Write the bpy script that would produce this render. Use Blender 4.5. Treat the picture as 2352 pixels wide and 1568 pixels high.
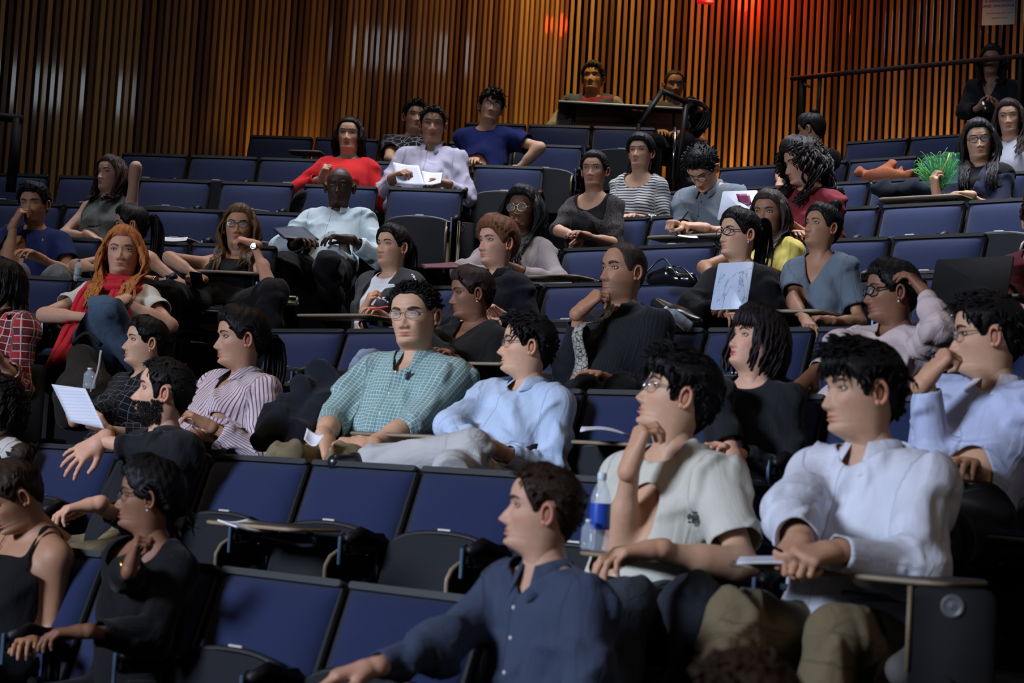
import bpy, math, random
import numpy as np
from mathutils import Matrix, Vector
random.seed(7); RNG = np.random.default_rng(7)
for o in list(bpy.data.objects): bpy.data.objects.remove(o)
SC = bpy.context.scene; COL = SC.collection
PI = math.pi
# ------------------------------------------------------------------ camera
F, PITCH, ROLL, CX, CY = 4016.8, .0712, .0577, 1176.0, 784.0
cp, sp, cr, sr = math.cos(PITCH), math.sin(PITCH), math.cos(ROLL), math.sin(ROLL)
R0 = Vector((1, 0, 0)); U0 = Vector((0, -sp, cp)); FW = Vector((0, cp, sp))
cam = bpy.data.objects.new('camera', bpy.data.cameras.new('camera')); COL.objects.link(cam)
r_ = R0*cr + U0*sr; u_ = U0*cr - R0*sr
cam.matrix_world = Matrix(((r_.x, u_.x, -FW.x, 0), (r_.y, u_.y, -FW.y, 0), (r_.z, u_.z, -FW.z, 0), (0, 0, 0, 1)))
cam.data.sensor_width = 36; cam.data.lens = F/2352*36; cam.data.clip_end = 100
cam.data.dof.use_dof = True; cam.data.dof.focus_distance = 10.0; cam.data.dof.aperture_fstop = 4.0
SC.camera = cam
SC.view_settings.view_transform = 'Standard'; SC.view_settings.look = 'None'
SC.view_settings.exposure = -0.08; SC.view_settings.gamma = 1.0; SC.view_settings.use_curve_mapping = False
# ------------------------------------------------------------------ world and lights
W = bpy.data.worlds.new('world'); SC.world = W; W.use_nodes = True
W.node_tree.nodes['Background'].inputs[0].default_value = (.35, .45, .8, 1)
W.node_tree.nodes['Background'].inputs[1].default_value = .008
def aim(o, loc, tgt):
    o.location = loc; o.rotation_euler = (Vector(tgt)-Vector(loc)).to_track_quat('-Z', 'Y').to_euler()
def area(name, loc, tgt, sx, sy, power, col):
    l = bpy.data.lights.new(name, 'AREA'); l.shape = 'RECTANGLE'; l.size = sx; l.size_y = sy; l.energy = power; l.color = col
    o = bpy.data.objects.new(name, l); COL.objects.link(o); aim(o, loc, tgt); return o
def spot(name, loc, tgt, power, col, ang=50, blend=.8, rad=.08):
    l = bpy.data.lights.new(name, 'SPOT'); l.energy = power; l.color = col; l.spot_size = math.radians(ang); l.spot_blend = blend; l.shadow_soft_size = rad
    o = bpy.data.objects.new(name, l); COL.objects.link(o); aim(o, loc, tgt); return o
k_ = area('stage_screen_light', (-10.5, -2.0, 4.6), (1.3, 8.2, -.6), 3.6, 2.4, 180, (.70, .79, 1.0)); k_.data.spread = math.radians(44)
k_ = area('stage_wash_light', (3.5, -2.0, 4.6), (1, 7.5, -.3), 1.6, 1.0, 14, (1.0, .80, .68)); k_.data.spread = math.radians(95)
for (x, y, z), t_, p in (((7.8, 8.0, 5.2), (-3.5, 13.3, 2.7), 14), ((8.85, 13.4, 6.1), (-.85, 15.8, 3.7), 10)):
    k_ = area('side_window_light', (x, y, z), t_, .9, .55, p, (.75, .88, 1.0))
for x, y, p in ((-1.5, 11.9, 55), (2.7, 10.6, 120), (.9, 13.2, 60)):
    k_ = area('house_ceiling_panel', (x, y, 7.3), (x, y-.15, 0), 3.2, 1.5, p, (.80, .86, 1.0)); k_.data.spread = math.radians(56)
spot('table_downlight', (.6, 14.6, 6.9), (.75, 15.8, 3.2), 560, (1.0, .72, .30), 34, .5, .05)
# house downlights over the seating
for x, y, p in ((-1.6, 8.6, 150), (1.4, 13.2, 40), (1.2, 9.6, 60), (2.6, 6.6, 45), (-0.8, 12.2, 50), (-1.6, 6.2, 28), (3.6, 11.5, 50)):
    spot('house_downlight', (x, y, 6.2), (x-.1, y+.2, 0), p*1.9, (1.0, .70, .40), 62, .9, .12)
# ------------------------------------------------------------------ pixel -> world
def at(px, py, Y):
    dx, dy = px-CX, py-CY
    X = (dx*cr+dy*sr)/F; D = (-dx*sr+dy*cr)/F
    v = np.array([X, cp+D*sp, sp-D*cp])
    return v*(Y/v[1])
def topx(P):
    d = P[1]*cp+P[2]*sp; u = -P[1]*sp+P[2]*cp
    X = P[0]/d*F; Dn = -u/d*F
    return CX+X*cr-Dn*sr, CY+X*sr+Dn*cr
# ------------------------------------------------------------------ helpers
MATW = {}
def nrm(v):
    v = np.asarray(v, float); return v/(np.linalg.norm(v)+1e-9)
def tag(o, label=None, cat=None, group=None, kind=None):
    if label: o['label'] = label
    if cat: o['category'] = cat
    if group: o['group'] = group
    if kind: o['kind'] = kind
    return o
def thing(name, loc, rz, label, cat, group=None):
    o = bpy.data.objects.new(name, None); COL.objects.link(o)
    o.location = loc; o.rotation_euler = (0, 0, rz); o.empty_display_size = .1
    MATW[o.name] = np.array(Matrix.Translation(loc) @ Matrix.Rotation(rz, 4, 'Z'))
    return tag(o, label, cat, group)
def make_mesh(name, V, Fc, mats, smooth=True, midx=None, col=None, vec=None):
    me = bpy.data.meshes.new(name)
    V = np.asarray(V, np.float32)
    if isinstance(Fc, np.ndarray):
        n, k = Fc.shape
        me.vertices.add(len(V)); me.vertices.foreach_set('co', V.ravel())
        me.loops.add(n*k); me.loops.foreach_set('vertex_index', Fc.ravel().astype(np.int32))
        me.polygons.add(n); me.polygons.foreach_set('loop_start', np.arange(0, n*k, k, dtype=np.int32))
        me.update(calc_edges=True)
    else:
        me.from_pydata([tuple(map(float, v)) for v in V], [], [tuple(map(int, f)) for f in Fc])
    for m in (mats if isinstance(mats, (list, tuple)) else [mats]): me.materials.append(m)
    if smooth: me.polygons.foreach_set('use_smooth', [True]*len(me.polygons))
    if midx is not None: me.polygons.foreach_set('material_index', np.asarray(midx, np.int32))
    if col is not None:
        a = me.attributes.new('Col', 'FLOAT_COLOR', 'POINT'); c4 = np.ones((len(V), 4), np.float32); c4[:, :3] = col
        a.data.foreach_set('color', c4.ravel())
    if vec is not None:
        a = me.attributes.new('cloth', 'FLOAT_VECTOR', 'POINT'); a.data.foreach_set('vector', np.asarray(vec, np.float32).ravel())
    me.validate(); me.update()
    return me
def obj(name, V, Fc, mats, parent=None, world=True, **kw):
    """mesh object; when it has a parent, world coordinates are brought into the parent's frame"""
    V = np.asarray(V, float)
    base = MATW.get(parent.name) if parent is not None else None
    if base is not None and world:
        Mi = np.linalg.inv(base); V = V@Mi[:3, :3].T+Mi[:3, 3]
    o = bpy.data.objects.new(name, make_mesh(name, V, Fc, mats, **kw)); COL.objects.link(o)
    if parent is not None:
        o.parent = parent
        if base is not None: MATW[o.name] = base
    return o
class MB:
    def __init__(s): s.V = []; s.F = []; s.n = 0; s.M = []
    def add(s, V, Fc, m=0):
        V = np.asarray(V, float)
        s.V.append(V)
        for f in Fc: s.F.append([int(i)+s.n for i in f]); s.M.append(m)
        s.n += len(V); return s
    def get(s): return np.concatenate(s.V), s.F
def rbox(c, sz, b=.004, R=None):
    """box with chamfered edges: 24 vertices"""
    hx, hy, hz = np.array(sz)/2; b = min(b, hx*.49, hy*.49, hz*.49)
    V = []; idx = {}
    for sx in (-1, 1):
        for sy in (-1, 1):
            for sz_ in (-1, 1):
                for a in range(3):
                    p = np.array([sx*(hx-b), sy*(hy-b), sz_*(hz-b)]); p[a] += (sx, sy, sz_)[a]*b
                    idx[(sx, sy, sz_, a)] = len(V); V.append(p)
    Fc = []
    for a in range(3):
        o1, o2 = [(1, 2), (2, 0), (0, 1)][a]
        for s in (-1, 1):
            q = []
            for u, v in ((-1, -1), (1, -1), (1, 1), (-1, 1)):
                k = [0, 0, 0]; k[a] = s; k[o1] = u; k[o2] = v; q.append(idx[(*k, a)])
            Fc.append(q if s > 0 else q[::-1])
    for a in range(3):
        o1, o2 = [(1, 2), (2, 0), (0, 1)][a]
        for u in (-1, 1):
            for v in (-1, 1):
                def K(s, ax):
                    k = [0, 0, 0]; k[a] = s; k[o1] = u; k[o2] = v; return idx[(*k, ax)]
                q = [K(-1, o1), K(1, o1), K(1, o2), K(-1, o2)]
                Fc.append(q if u*v > 0 else q[::-1])
    for sx in (-1, 1):
        for sy in (-1, 1):
            for s3 in (-1, 1):
                q = [idx[(sx, sy, s3, 0)], idx[(sx, sy, s3, 1)], idx[(sx, sy, s3, 2)]]
                Fc.append(q if sx*sy*s3 > 0 else q[::-1])
    V = np.array(V)
    if R is not None: V = V@np.asarray(R).T
    return V+np.array(c), Fc
def prism(outline, origin, ax, ay, th, b=.003):
    """outline (2D pts) in plane (ax, ay) extruded by th along ax x ay, edges softened"""
    O = np.array(outline); n = len(O); ax, ay = nrm(ax), nrm(ay); az = np.cross(ax, ay); origin = np.array(origin, float)
    c = O.mean(0); d = O-c; L = np.linalg.norm(d, axis=1, keepdims=True); I = c+d*(1-b/np.maximum(L, .001))
    V = []
    for (P, h) in ((I, 0), (O, b), (O, th-b), (I, th)):
        V += [origin+ax*p[0]+ay*p[1]+az*h for p in P]
    Fc = [list(range(n))[::-1], list(range(3*n, 4*n))]
    for r in range(3):
        for i in range(n):
            j = (i+1) % n; Fc.append([r*n+i, r*n+j, (r+1)*n+j, (r+1)*n+i])
    return np.array(V), Fc
def rrect(w, h, r, n=5, x0=0, y0=0):
    P = []
    for cx_, cy_, a0 in ((w/2-r, h/2-r, 0), (-w/2+r, h/2-r, 90), (-w/2+r, -h/2+r, 180), (w/2-r, -h/2+r, 270)):
        for i in range(n):
            a = math.radians(a0+90*i/(n-1)); P.append((x0+cx_+r*math.cos(a), y0+cy_+r*math.sin(a)))
    return P
def catmull(P, n):
    P = np.array(P, float)
    if len(P) == 2: return P[0]+(P[1]-P[0])*np.linspace(0, 1, n)[:, None]
    Q = np.vstack([2*P[0]-P[1], P, 2*P[-1]-P[-2]]); out = []
    for t in np.linspace(0, len(P)-1-1e-6, n):
        i = int(t); u = t-i; a, b, c, d = Q[i:i+4]
        out.append(.5*((2*b)+(c-a)*u+(2*a-5*b+4*c-d)*u*u+(3*b-a-3*c+d)*u**3))
    return np.array(out)
def tube(P, rad, n=8, flat=1.0, cap=True, up=None, closed=False):
    P = np.asarray(P, float); m = len(P); rad = np.broadcast_to(rad, (m,))
    T = np.gradient(P, axis=0)
    if closed: T = np.roll(P, -1, 0)-np.roll(P, 1, 0)
    T /= np.linalg.norm(T, axis=1, keepdims=True)+1e-9
    u = np.array(up if up is not None else (0, 0, 1.)) if abs(T[0][2]) < .95 or up is not None else np.array((1., 0, 0))
    V = np.zeros((m, n, 3)); ang = np.arange(n)*2*PI/n
    for i in range(m):
        a = u-T[i]*u.dot(T[i]); a /= np.linalg.norm(a)+1e-9; b = np.cross(T[i], a)
        if up is None: u = a
        V[i] = P[i]+rad[i]*(np.cos(ang)[:, None]*a*flat+np.sin(ang)[:, None]*b)
    Fc = []
    for i in range(m if closed else m-1):
        i2 = (i+1) % m
        for j in range(n):
            k = (j+1) % n; Fc.append([i*n+j, i*n+k, i2*n+k, i2*n+j])
    if cap and not closed: Fc += [list(range(n))[::-1], [(m-1)*n+j for j in range(n)]]
    return V.reshape(-1, 3), Fc
def ball(c, r, nu=10, nv=7, ax=None):
    r = np.broadcast_to(np.array(r, float), (3,)); V = [(0, 0, 1.)]
    for i in range(1, nv):
        a = PI*i/nv
        for j in range(nu): V.append((math.sin(a)*math.cos(2*PI*j/nu), math.sin(a)*math.sin(2*PI*j/nu), math.cos(a)))
    V.append((0, 0, -1.)); V = np.array(V)*r
    if ax is not None: V = V@np.asarray(ax)      # rows of ax are the axes
    Fc = [[0, 1+j, 1+(j+1) % nu] for j in range(nu)]
    for i in range(nv-2):
        for j in range(nu): k = (j+1) % nu; Fc.append([1+i*nu+j, 1+(i+1)*nu+j, 1+(i+1)*nu+k, 1+i*nu+k])
    e = len(V)-1; b0 = 1+(nv-2)*nu
    Fc += [[b0+j, e, b0+(j+1) % nu] for j in range(nu)]
    return V+np.array(c), Fc
def lathe(c, prof, n=16, ax=None):
    V = []; 
    for r, z in prof:
        for j in range(n): V.append((r*math.cos(2*PI*j/n), r*math.sin(2*PI*j/n), z))
    V = np.array(V)
    if ax is not None: V = V@np.asarray(ax)
    Fc = [list(range(n))[::-1], [(len(prof)-1)*n+j for j in range(n)]]
    for i in range(len(prof)-1):
        for j in range(n): k = (j+1) % n; Fc.append([i*n+j, i*n+k, (i+1)*n+k, (i+1)*n+j])
    return V+np.array(c), Fc
def frame_at(P, axx, axy):
    axx = nrm(axx); axz = nrm(np.cross(axx, axy)); axy = np.cross(axz, axx); return np.array([axx, axy, axz])
# ------------------------------------------------------------------ materials
def mat(name, col, rough=.6, metal=0, spec=.5, bump=0, bscale=200, var=0, vscale=8, emit=0, alpha=1, sheen=0, coat=0, trans=0):
    m = bpy.data.materials.new(name); m.use_nodes = True; nt = m.node_tree; N = nt.nodes; L = nt.links
    b = N['Principled BSDF']; c = (*col, 1)
    b.inputs['Base Color'].default_value = c; b.inputs['Roughness'].default_value = rough; b.inputs['Metallic'].default_value = metal
    b.inputs['Specular IOR Level'].default_value = spec
    if sheen: b.inputs['Sheen Weight'].default_value = sheen; b.inputs['Sheen Roughness'].default_value = .5
    if coat: b.inputs['Coat Weight'].default_value = coat; b.inputs['Coat Roughness'].default_value = .07
    if trans: b.inputs['Transmission Weight'].default_value = trans
    if alpha < 1: b.inputs['Alpha'].default_value = alpha
    if emit: b.inputs['Emission Color'].default_value = c; b.inputs['Emission Strength'].default_value = emit
    tc = N.new('ShaderNodeTexCoord')
    if var:
        n = N.new('ShaderNodeTexNoise'); n.inputs['Scale'].default_value = vscale; n.inputs['Detail'].default_value = 3
        L.new(tc.outputs['Object'], n.inputs['Vector'])
        mx = N.new('ShaderNodeMix'); mx.data_type = 'RGBA'
        mx.inputs['A'].default_value = tuple(x*(1-var) for x in col)+(1,); mx.inputs['B'].default_value = tuple(min(1, x*(1+var)) for x in col)+(1,)
        L.new(n.outputs['Fac'], mx.inputs['Factor']); L.new(mx.outputs['Result'], b.inputs['Base Color'])
    if bump:
        n = N.new('ShaderNodeTexNoise'); n.inputs['Scale'].default_value = bscale; n.inputs['Detail'].default_value = 2
        L.new(tc.outputs['Object'], n.inputs['Vector']); bp = N.new('ShaderNodeBump'); bp.inputs['Strength'].default_value = bump; bp.inputs['Distance'].default_value = .002
        L.new(n.outputs['Fac'], bp.inputs['Height']); L.new(bp.outputs['Normal'], b.inputs['Normal'])
    return m
def cloth(name, base, pat=None, col2=(1, 1, 1), s1=.03, s2=.03, w=.15, rough=.85, sheen=.2, seam=0, col3=None):
    """fabric; the pattern runs in garment coordinates kept on the mesh (x across, y depth, z along the limb)"""
    m = mat(name, base, rough, sheen=sheen*.3, spec=.12); nt = m.node_tree; N = nt.nodes; L = nt.links; b = N['Principled BSDF']
    at_ = N.new('ShaderNodeAttribute'); at_.attribute_name = 'cloth'; sx = N.new('ShaderNodeSeparateXYZ'); L.new(at_.outputs['Vector'], sx.inputs[0])
    def math_(op, a, v=None, v2=None):
        n = N.new('ShaderNodeMath'); n.operation = op
        for i, q in enumerate((a, v, v2)):
            if q is None: continue
            if hasattr(q, 'is_linked') or hasattr(q, 'links'): L.new(q, n.inputs[i])
            else: n.inputs[i].default_value = q
        return n.outputs[0]
    def stripe(sock, s, w_): return math_('LESS_THAN', math_('FRACT', math_('DIVIDE', sock, s)), w_)
    def mix(f, A, B):
        mx = N.new('ShaderNodeMix'); mx.data_type = 'RGBA'; L.new(f, mx.inputs['Factor'])
        for k, q in (('A', A), ('B', B)):
            if isinstance(q, tuple): mx.inputs[k].default_value = (*q[:3], 1)
            else: L.new(q, mx.inputs[k])
        return mx.outputs['Result']
    n = N.new('ShaderNodeTexNoise'); n.inputs['Scale'].default_value = 9; n.inputs['Detail'].default_value = 4; L.new(at_.outputs['Vector'], n.inputs['Vector'])
    c0 = mix(n.outputs['Fac'], tuple(x*.82 for x in base), tuple(min(1, x*1.15) for x in base))
    if pat == 'check':
        f = math_('MAXIMUM', stripe(sx.outputs['X'], s1, w), stripe(sx.outputs['Z'], s2, w)); c0 = mix(f, c0, col2)
    elif pat == 'vstripe': c0 = mix(stripe(sx.outputs['X'], s1, w), c0, col2)
    elif pat == 'hstripe': c0 = mix(stripe(sx.outputs['Z'], s1, w), c0, col2)
    elif pat == 'plaid':
        c0 = mix(stripe(sx.outputs['X'], s1, .45), c0, tuple(x*.35 for x in base)); c0 = mix(stripe(sx.outputs['Z'], s2, .45), c0, tuple(x*.30+.02 for x in base))
        c0 = mix(math_('MAXIMUM', stripe(sx.outputs['X'], s1*.5, w), stripe(sx.outputs['Z'], s2*.5, w)), c0, col2)
    elif pat == 'blotch':
        v = N.new('ShaderNodeTexVoronoi'); v.inputs['Scale'].default_value = 1/s1; L.new(at_.outputs['Vector'], v.inputs['Vector'])
        v.feature = 'DISTANCE_TO_EDGE'; c0 = mix(math_('LESS_THAN', v.outputs['Distance'], w), c0, col2)
    if seam: c0 = mix(math_('LESS_THAN', math_('ABSOLUTE', math_('SUBTRACT', sx.outputs['X'], .014)), .0016), c0, tuple(x*.45 for x in base))
    L.new(c0, b.inputs['Base Color'])
    n2 = N.new('ShaderNodeTexNoise'); n2.inputs['Scale'].default_value = 17; n2.inputs['Detail'].default_value = 3; n2.inputs['Distortion'].default_value = .6
    mp = N.new('ShaderNodeMapping'); mp.inputs['Scale'].default_value = (1, 1, .35); L.new(at_.outputs['Vector'], mp.inputs['Vector']); L.new(mp.outputs['Vector'], n2.inputs['Vector'])
    bp = N.new('ShaderNodeBump'); bp.inputs['Strength'].default_value = .7; bp.inputs['Distance'].default_value = .012
    L.new(n2.outputs['Fac'], bp.inputs['Height']); L.new(bp.outputs['Normal'], b.inputs['Normal'])
    return m
def skin_material():
    m = mat('skin', (.6, .4, .3), .55, spec=.35); nt = m.node_tree; b = nt.nodes['Principled BSDF']
    a = nt.nodes.new('ShaderNodeAttribute'); a.attribute_name = 'Col'; tc = nt.nodes.new('ShaderNodeTexCoord')
    n = nt.nodes.new('ShaderNodeTexNoise'); n.inputs['Scale'].default_value = 60; n.inputs['Detail'].default_value = 3
    nt.links.new(tc.outputs['Object'], n.inputs['Vector'])
    mr = nt.nodes.new('ShaderNodeMapRange'); mr.inputs[3].default_value = .86; mr.inputs[4].default_value = 1.1
    nt.links.new(n.outputs['Fac'], mr.inputs[0])
    vm = nt.nodes.new('ShaderNodeVectorMath'); vm.operation = 'SCALE'; nt.links.new(a.outputs['Color'], vm.inputs[0]); nt.links.new(mr.outputs[0], vm.inputs['Scale'])
    nt.links.new(vm.outputs['Vector'], b.inputs['Base Color'])
    b.inputs['Subsurface Weight'].default_value = .12; b.inputs['Subsurface Radius'].default_value = (.012, .005, .003); b.inputs['Subsurface Scale'].default_value = .6
    return m
def hair_material(name, col, rough=.5):
    m = mat(name, col, rough, spec=.14); nt = m.node_tree; N = nt.nodes; L = nt.links; b = N['Principled BSDF']
    tc = N.new('ShaderNodeTexCoord'); n = N.new('ShaderNodeTexNoise'); n.inputs['Scale'].default_value = 55; n.inputs['Detail'].default_value = 4
    mp = N.new('ShaderNodeMapping'); mp.inputs['Scale'].default_value = (3.0, 3.0, .3); L.new(tc.outputs['Object'], mp.inputs['Vector']); L.new(mp.outputs['Vector'], n.inputs['Vector'])
    mx = N.new('ShaderNodeMix'); mx.data_type = 'RGBA'; mx.inputs['A'].default_value = (*[x*.45 for x in col], 1); mx.inputs['B'].default_value = (*[min(1, x*1.7) for x in col], 1)
    L.new(n.outputs['Fac'], mx.inputs['Factor']); L.new(mx.outputs['Result'], b.inputs['Base Color'])
    bp = N.new('ShaderNodeBump'); bp.inputs['Strength'].default_value = .7; bp.inputs['Distance'].default_value = .004; L.new(n.outputs['Fac'], bp.inputs['Height']); L.new(bp.outputs['Normal'], b.inputs['Normal'])
    b.inputs['Anisotropic'].default_value = .5
    return m
M = {}
M['fabric'] = mat('blue_seat_fabric', (.0115, .0185, .058), .9, spec=.2, bump=.5, bscale=420, var=.16, vscale=90, sheen=.1)
M['shell'] = mat('black_seat_plastic', (.0025, .0025, .003), .5, spec=.25, bump=.15, bscale=300)
M['pan'] = mat('dark_pan_shell', (.0022, .0028, .0055), .6, spec=.2, bump=.2, bscale=200)
M['rim'] = mat('charcoal_edge_trim', (.010, .010, .011), .5, bump=.1, bscale=200)
M['steel'] = mat('blue_grey_painted_steel', (.10, .16, .24), .35, metal=.6)
M['chrome'] = mat('chrome', (.6, .6, .62), .2, metal=1)
M['plate'] = mat('silver_number_plate', (.45, .44, .40), .4, metal=.3)
M['lam'] = mat('tan_laminate', (.22, .165, .10), .5, bump=.1, bscale=80, var=.15, vscale=30)
M['lamtop'] = mat('grey_laminate_top', (.055, .045, .038), .4, var=.1, vscale=40)
M['carpet'] = mat('dark_carpet', (.010, .010, .014), .95, bump=.6, bscale=300, var=.3, vscale=40)
M['black'] = mat('matte_black', (.003, .003, .0035), .7, spec=.2)
M['blackgloss'] = mat('gloss_black', (.008, .008, .010), .18, spec=.6)
M['paper'] = mat('white_paper', (.62, .63, .68), .7, var=.04, vscale=20)
M['lace'] = mat('black_leather', (.010, .010, .012), .3, bump=.4, bscale=90)
M['skin'] = skin_material()
M['eye'] = mat('eye_white', (.50, .48, .46), .25); M['iris'] = mat('dark_iris', (.015, .009, .006), .12, spec=.8)
M['lens'] = mat('spectacle_lens', (.9, .95, 1), .03, alpha=.10, spec=.8)
M['gold'] = mat('gold', (.55, .38, .12), .25, metal=1); M['rimblack'] = mat('black_spectacle_rim', (.008, .006, .006), .25)
M['pearl'] = mat('pearl', (.7, .68, .62), .2)
# ------------------------------------------------------------------ implicit surfaces: tapered limbs melted into one skin
class SDF:
    """rc = (a, b, ra, rb, group); the field is the smooth union of tapered capsules"""
    def __init__(s, vox, k=.03): s.vox = vox; s.k = k; s.P = []
    def rc(s, a, b, ra, rb, g=0, k=None): s.P.append((np.array(a, float), np.array(b, float), ra, rb, g, k or s.k)); return s
    def mesh(s):
        vox = s.vox
        lo = np.min([np.minimum(a, b)-max(ra, rb) for a, b, ra, rb, g, k in s.P], 0)-3*vox
        hi = np.max([np.maximum(a, b)+max(ra, rb) for a, b, ra, rb, g, k in s.P], 0)+3*vox
        n = np.ceil((hi-lo)/vox).astype(int)+1
        D = np.full(n, .2, np.float32)
        ax = [lo[i]+vox*np.arange(n[i]) for i in range(3)]
        for a, b, ra, rb, g, k in s.P:
            m = max(ra, rb)+k+2*vox
            i0 = np.maximum(((np.minimum(a, b)-m-lo)/vox).astype(int), 0); i1 = np.minimum(((np.maximum(a, b)+m-lo)/vox).astype(int)+2, n)
            X = (ax[0][i0[0]:i1[0]]-a[0]).astype(np.float32)[:, None, None]; Y = (ax[1][i0[1]:i1[1]]-a[1]).astype(np.float32)[None, :, None]; Z = (ax[2][i0[2]:i1[2]]-a[2]).astype(np.float32)[None, None, :]
            d = (b-a).astype(np.float32); dd = float(d@d)+1e-9
            t = np.clip((X*d[0]+Y*d[1]+Z*d[2])/dd, 0, 1)
            q = np.sqrt((X-t*d[0])**2+(Y-t*d[1])**2+(Z-t*d[2])**2)-(ra+(rb-ra)*t)
            S = D[i0[0]:i1[0], i0[1]:i1[1], i0[2]:i1[2]]
            h = np.maximum(k-np.abs(S-q), 0)/k
            S[...] = np.minimum(S, q)-h*h*k*.25
        return nets(D, lo, vox)
def nets(D, lo, vox):
    neg = D < 0; nx, ny, nz = D.shape
    c = neg[:-1, :-1, :-1].astype(np.int8)
    for dx, dy, dz in ((1, 0, 0), (0, 1, 0), (0, 0, 1), (1, 1, 0), (1, 0, 1), (0, 1, 1), (1, 1, 1)):
        c = c+neg[dx:nx-1+dx, dy:ny-1+dy, dz:nz-1+dz]
    act = (c > 0) & (c < 8); I = np.argwhere(act); idm = np.full(act.shape, -1, np.int32); idm[act] = np.arange(len(I))
    offs = [(x, y, z) for x in (0, 1) for y in (0, 1) for z in (0, 1)]
    val = np.stack([D[I[:, 0]+o[0], I[:, 1]+o[1], I[:, 2]+o[2]] for o in offs], 1)
    pos = np.zeros((len(I), 3)); cnt = np.zeros(len(I))
    for i in range(8):
        for j in range(i+1, 8):
            if sum(abs(offs[i][q]-offs[j][q]) for q in range(3)) != 1: continue
            a, b = val[:, i], val[:, j]; m = (a < 0) != (b < 0); t = np.where(m, a/np.where(m, a-b, 1), 0)
            p = np.array(offs[i])[None]+t[:, None]*(np.array(offs[j])-np.array(offs[i]))[None]
            pos += p*m[:, None]; cnt += m
    V = lo+vox*(I+pos/cnt[:, None]); Q = []
    for a in range(3):
        o1, o2 = (a+1) % 3, (a+2) % 3
        s0 = [slice(0, D.shape[q]) for q in range(3)]; s1 = list(s0); s0[a] = slice(0, D.shape[a]-1); s1[a] = slice(1, D.shape[a])
        A, B = neg[tuple(s0)], neg[tuple(s1)]; E = np.argwhere(A != B); s = A[E[:, 0], E[:, 1], E[:, 2]]
        E1 = E.copy(); E1[:, o1] -= 1; E2 = E.copy(); E2[:, o2] -= 1; E12 = E1.copy(); E12[:, o2] -= 1
        ids = [idm[e[:, 0], e[:, 1], e[:, 2]] for e in (E, E1, E12, E2)]
        q = np.stack(ids, 1); q[~s] = q[~s][:, ::-1]; Q.append(q)
    return V, np.concatenate(Q)
def vnormals(V, Q):
    n = np.cross(V[Q[:, 1]]-V[Q[:, 0]], V[Q[:, 2]]-V[Q[:, 0]]); N = np.zeros_like(V)
    for i in range(Q.shape[1]): np.add.at(N, Q[:, i], n)
    return N/(np.linalg.norm(N, axis=1, keepdims=True)+1e-12)
def relax(V, Q, it=2, lam=.5, mask=None):
    E = np.concatenate([Q[:, [0, 1]], Q[:, [1, 2]], Q[:, [2, 3]], Q[:, [3, 0]]]); n = len(V)
    for _ in range(it):
        S = np.stack([np.bincount(E[:, 0], V[E[:, 1], c], n)+np.bincount(E[:, 1], V[E[:, 0], c], n) for c in range(3)], 1)
        C = np.bincount(E[:, 0], minlength=n)+np.bincount(E[:, 1], minlength=n)
        T = V+lam*(S/np.maximum(C, 1)[:, None]-V); V = T if mask is None else np.where(mask[:, None], T, V)
    return V
def smooth_border(V, Q, it=6):
    E = np.concatenate([Q[:, [0, 1]], Q[:, [1, 2]], Q[:, [2, 3]], Q[:, [3, 0]]]); K = np.sort(E, 1); key = K[:, 0].astype(np.int64)*(len(V)+1)+K[:, 1]
    u, idx, ct = np.unique(key, return_index=True, return_counts=True); B = K[idx[ct == 1]]
    if not len(B): return V
    n = len(V)
    for _ in range(it):
        S = np.stack([np.bincount(B[:, 0], V[B[:, 1], c], n)+np.bincount(B[:, 1], V[B[:, 0], c], n) for c in range(3)], 1)
        C = np.bincount(B[:, 0], minlength=n)+np.bincount(B[:, 1], minlength=n); m = C > 0
        V = V.copy(); V[m] = .4*V[m]+.6*S[m]/C[m][:, None]
    return V
def compact(V, Q, keepv, *extra):
    kf = keepv[Q].all(1); Q = Q[kf]; used = np.zeros(len(V), bool); used[Q.ravel()] = True
    mp = np.cumsum(used)-1; return (V[used], mp[Q])+tuple(e[used] for e in extra)
def wrinkle(P, seed, amp, L=.11):
    """soft folds: long warped ridges that come and go"""
    r = np.random.default_rng(seed); w = P+.22*L*np.sin(P[:, [1, 2, 0]]*(2*PI/(L*2.4))+r.uniform(0, 6, 3)); o = 0
    for i in range(4):
        d = nrm(r.normal(size=3)*np.array([1, .5, .9])); k = nrm(r.normal(size=3)); l = L*r.uniform(.9, 1.9)
        m = np.clip(np.sin((P@k)*(2*PI/(L*2.6))+r.uniform(0, 6))*1.2, 0, 1)
        o = o+m*(1-np.abs(np.sin((w@d)*(PI/l)+r.uniform(0, 6)))**.8)*r.uniform(.6, 1.1)
    return amp*(o-.38)*3.4
# ------------------------------------------------------------------ the head
def gs(x, m, s): return np.exp(-((x-m)/s)**2)
_PF = np.array([(-.24, .050), (-.19, .043), (-.15, .040), (-.132, .046), (-.122, .064), (-.115, .078), (-.106, .088), (-.096, .0915), (-.086, .0875), (-.079, .0895), (-.072, .0885), (-.06, .0895), (-.045, .0905), (-.02, .0875), (0, .0845), (.012, .0895), (.022, .0925), (.04, .0925), (.06, .087), (.08, .0735), (.095, .056), (.106, .036), (.1125, .018), (.115, .0)])
_PB = np.array([(-.24, .085), (-.19, .074), (-.15, .068), (-.11, .066), (-.08, .070), (-.05, .080), (-.02, .092), (.01, .100), (.04, .100), (.065, .091), (.085, .075), (.1, .050), (.11, .026), (.115, .0)])
_PW = np.array([(-.24, .085), (-.21, .068), (-.18, .057), (-.15, .0535), (-.13, .054), (-.115, .056), (-.1, .0585), (-.08, .0615), (-.06, .0655), (-.03, .0715), (0, .075), (.03, .077), (.055, .0735), (.08, .059), (.1, .036), (.11, .018), (.115, .0)])
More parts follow.
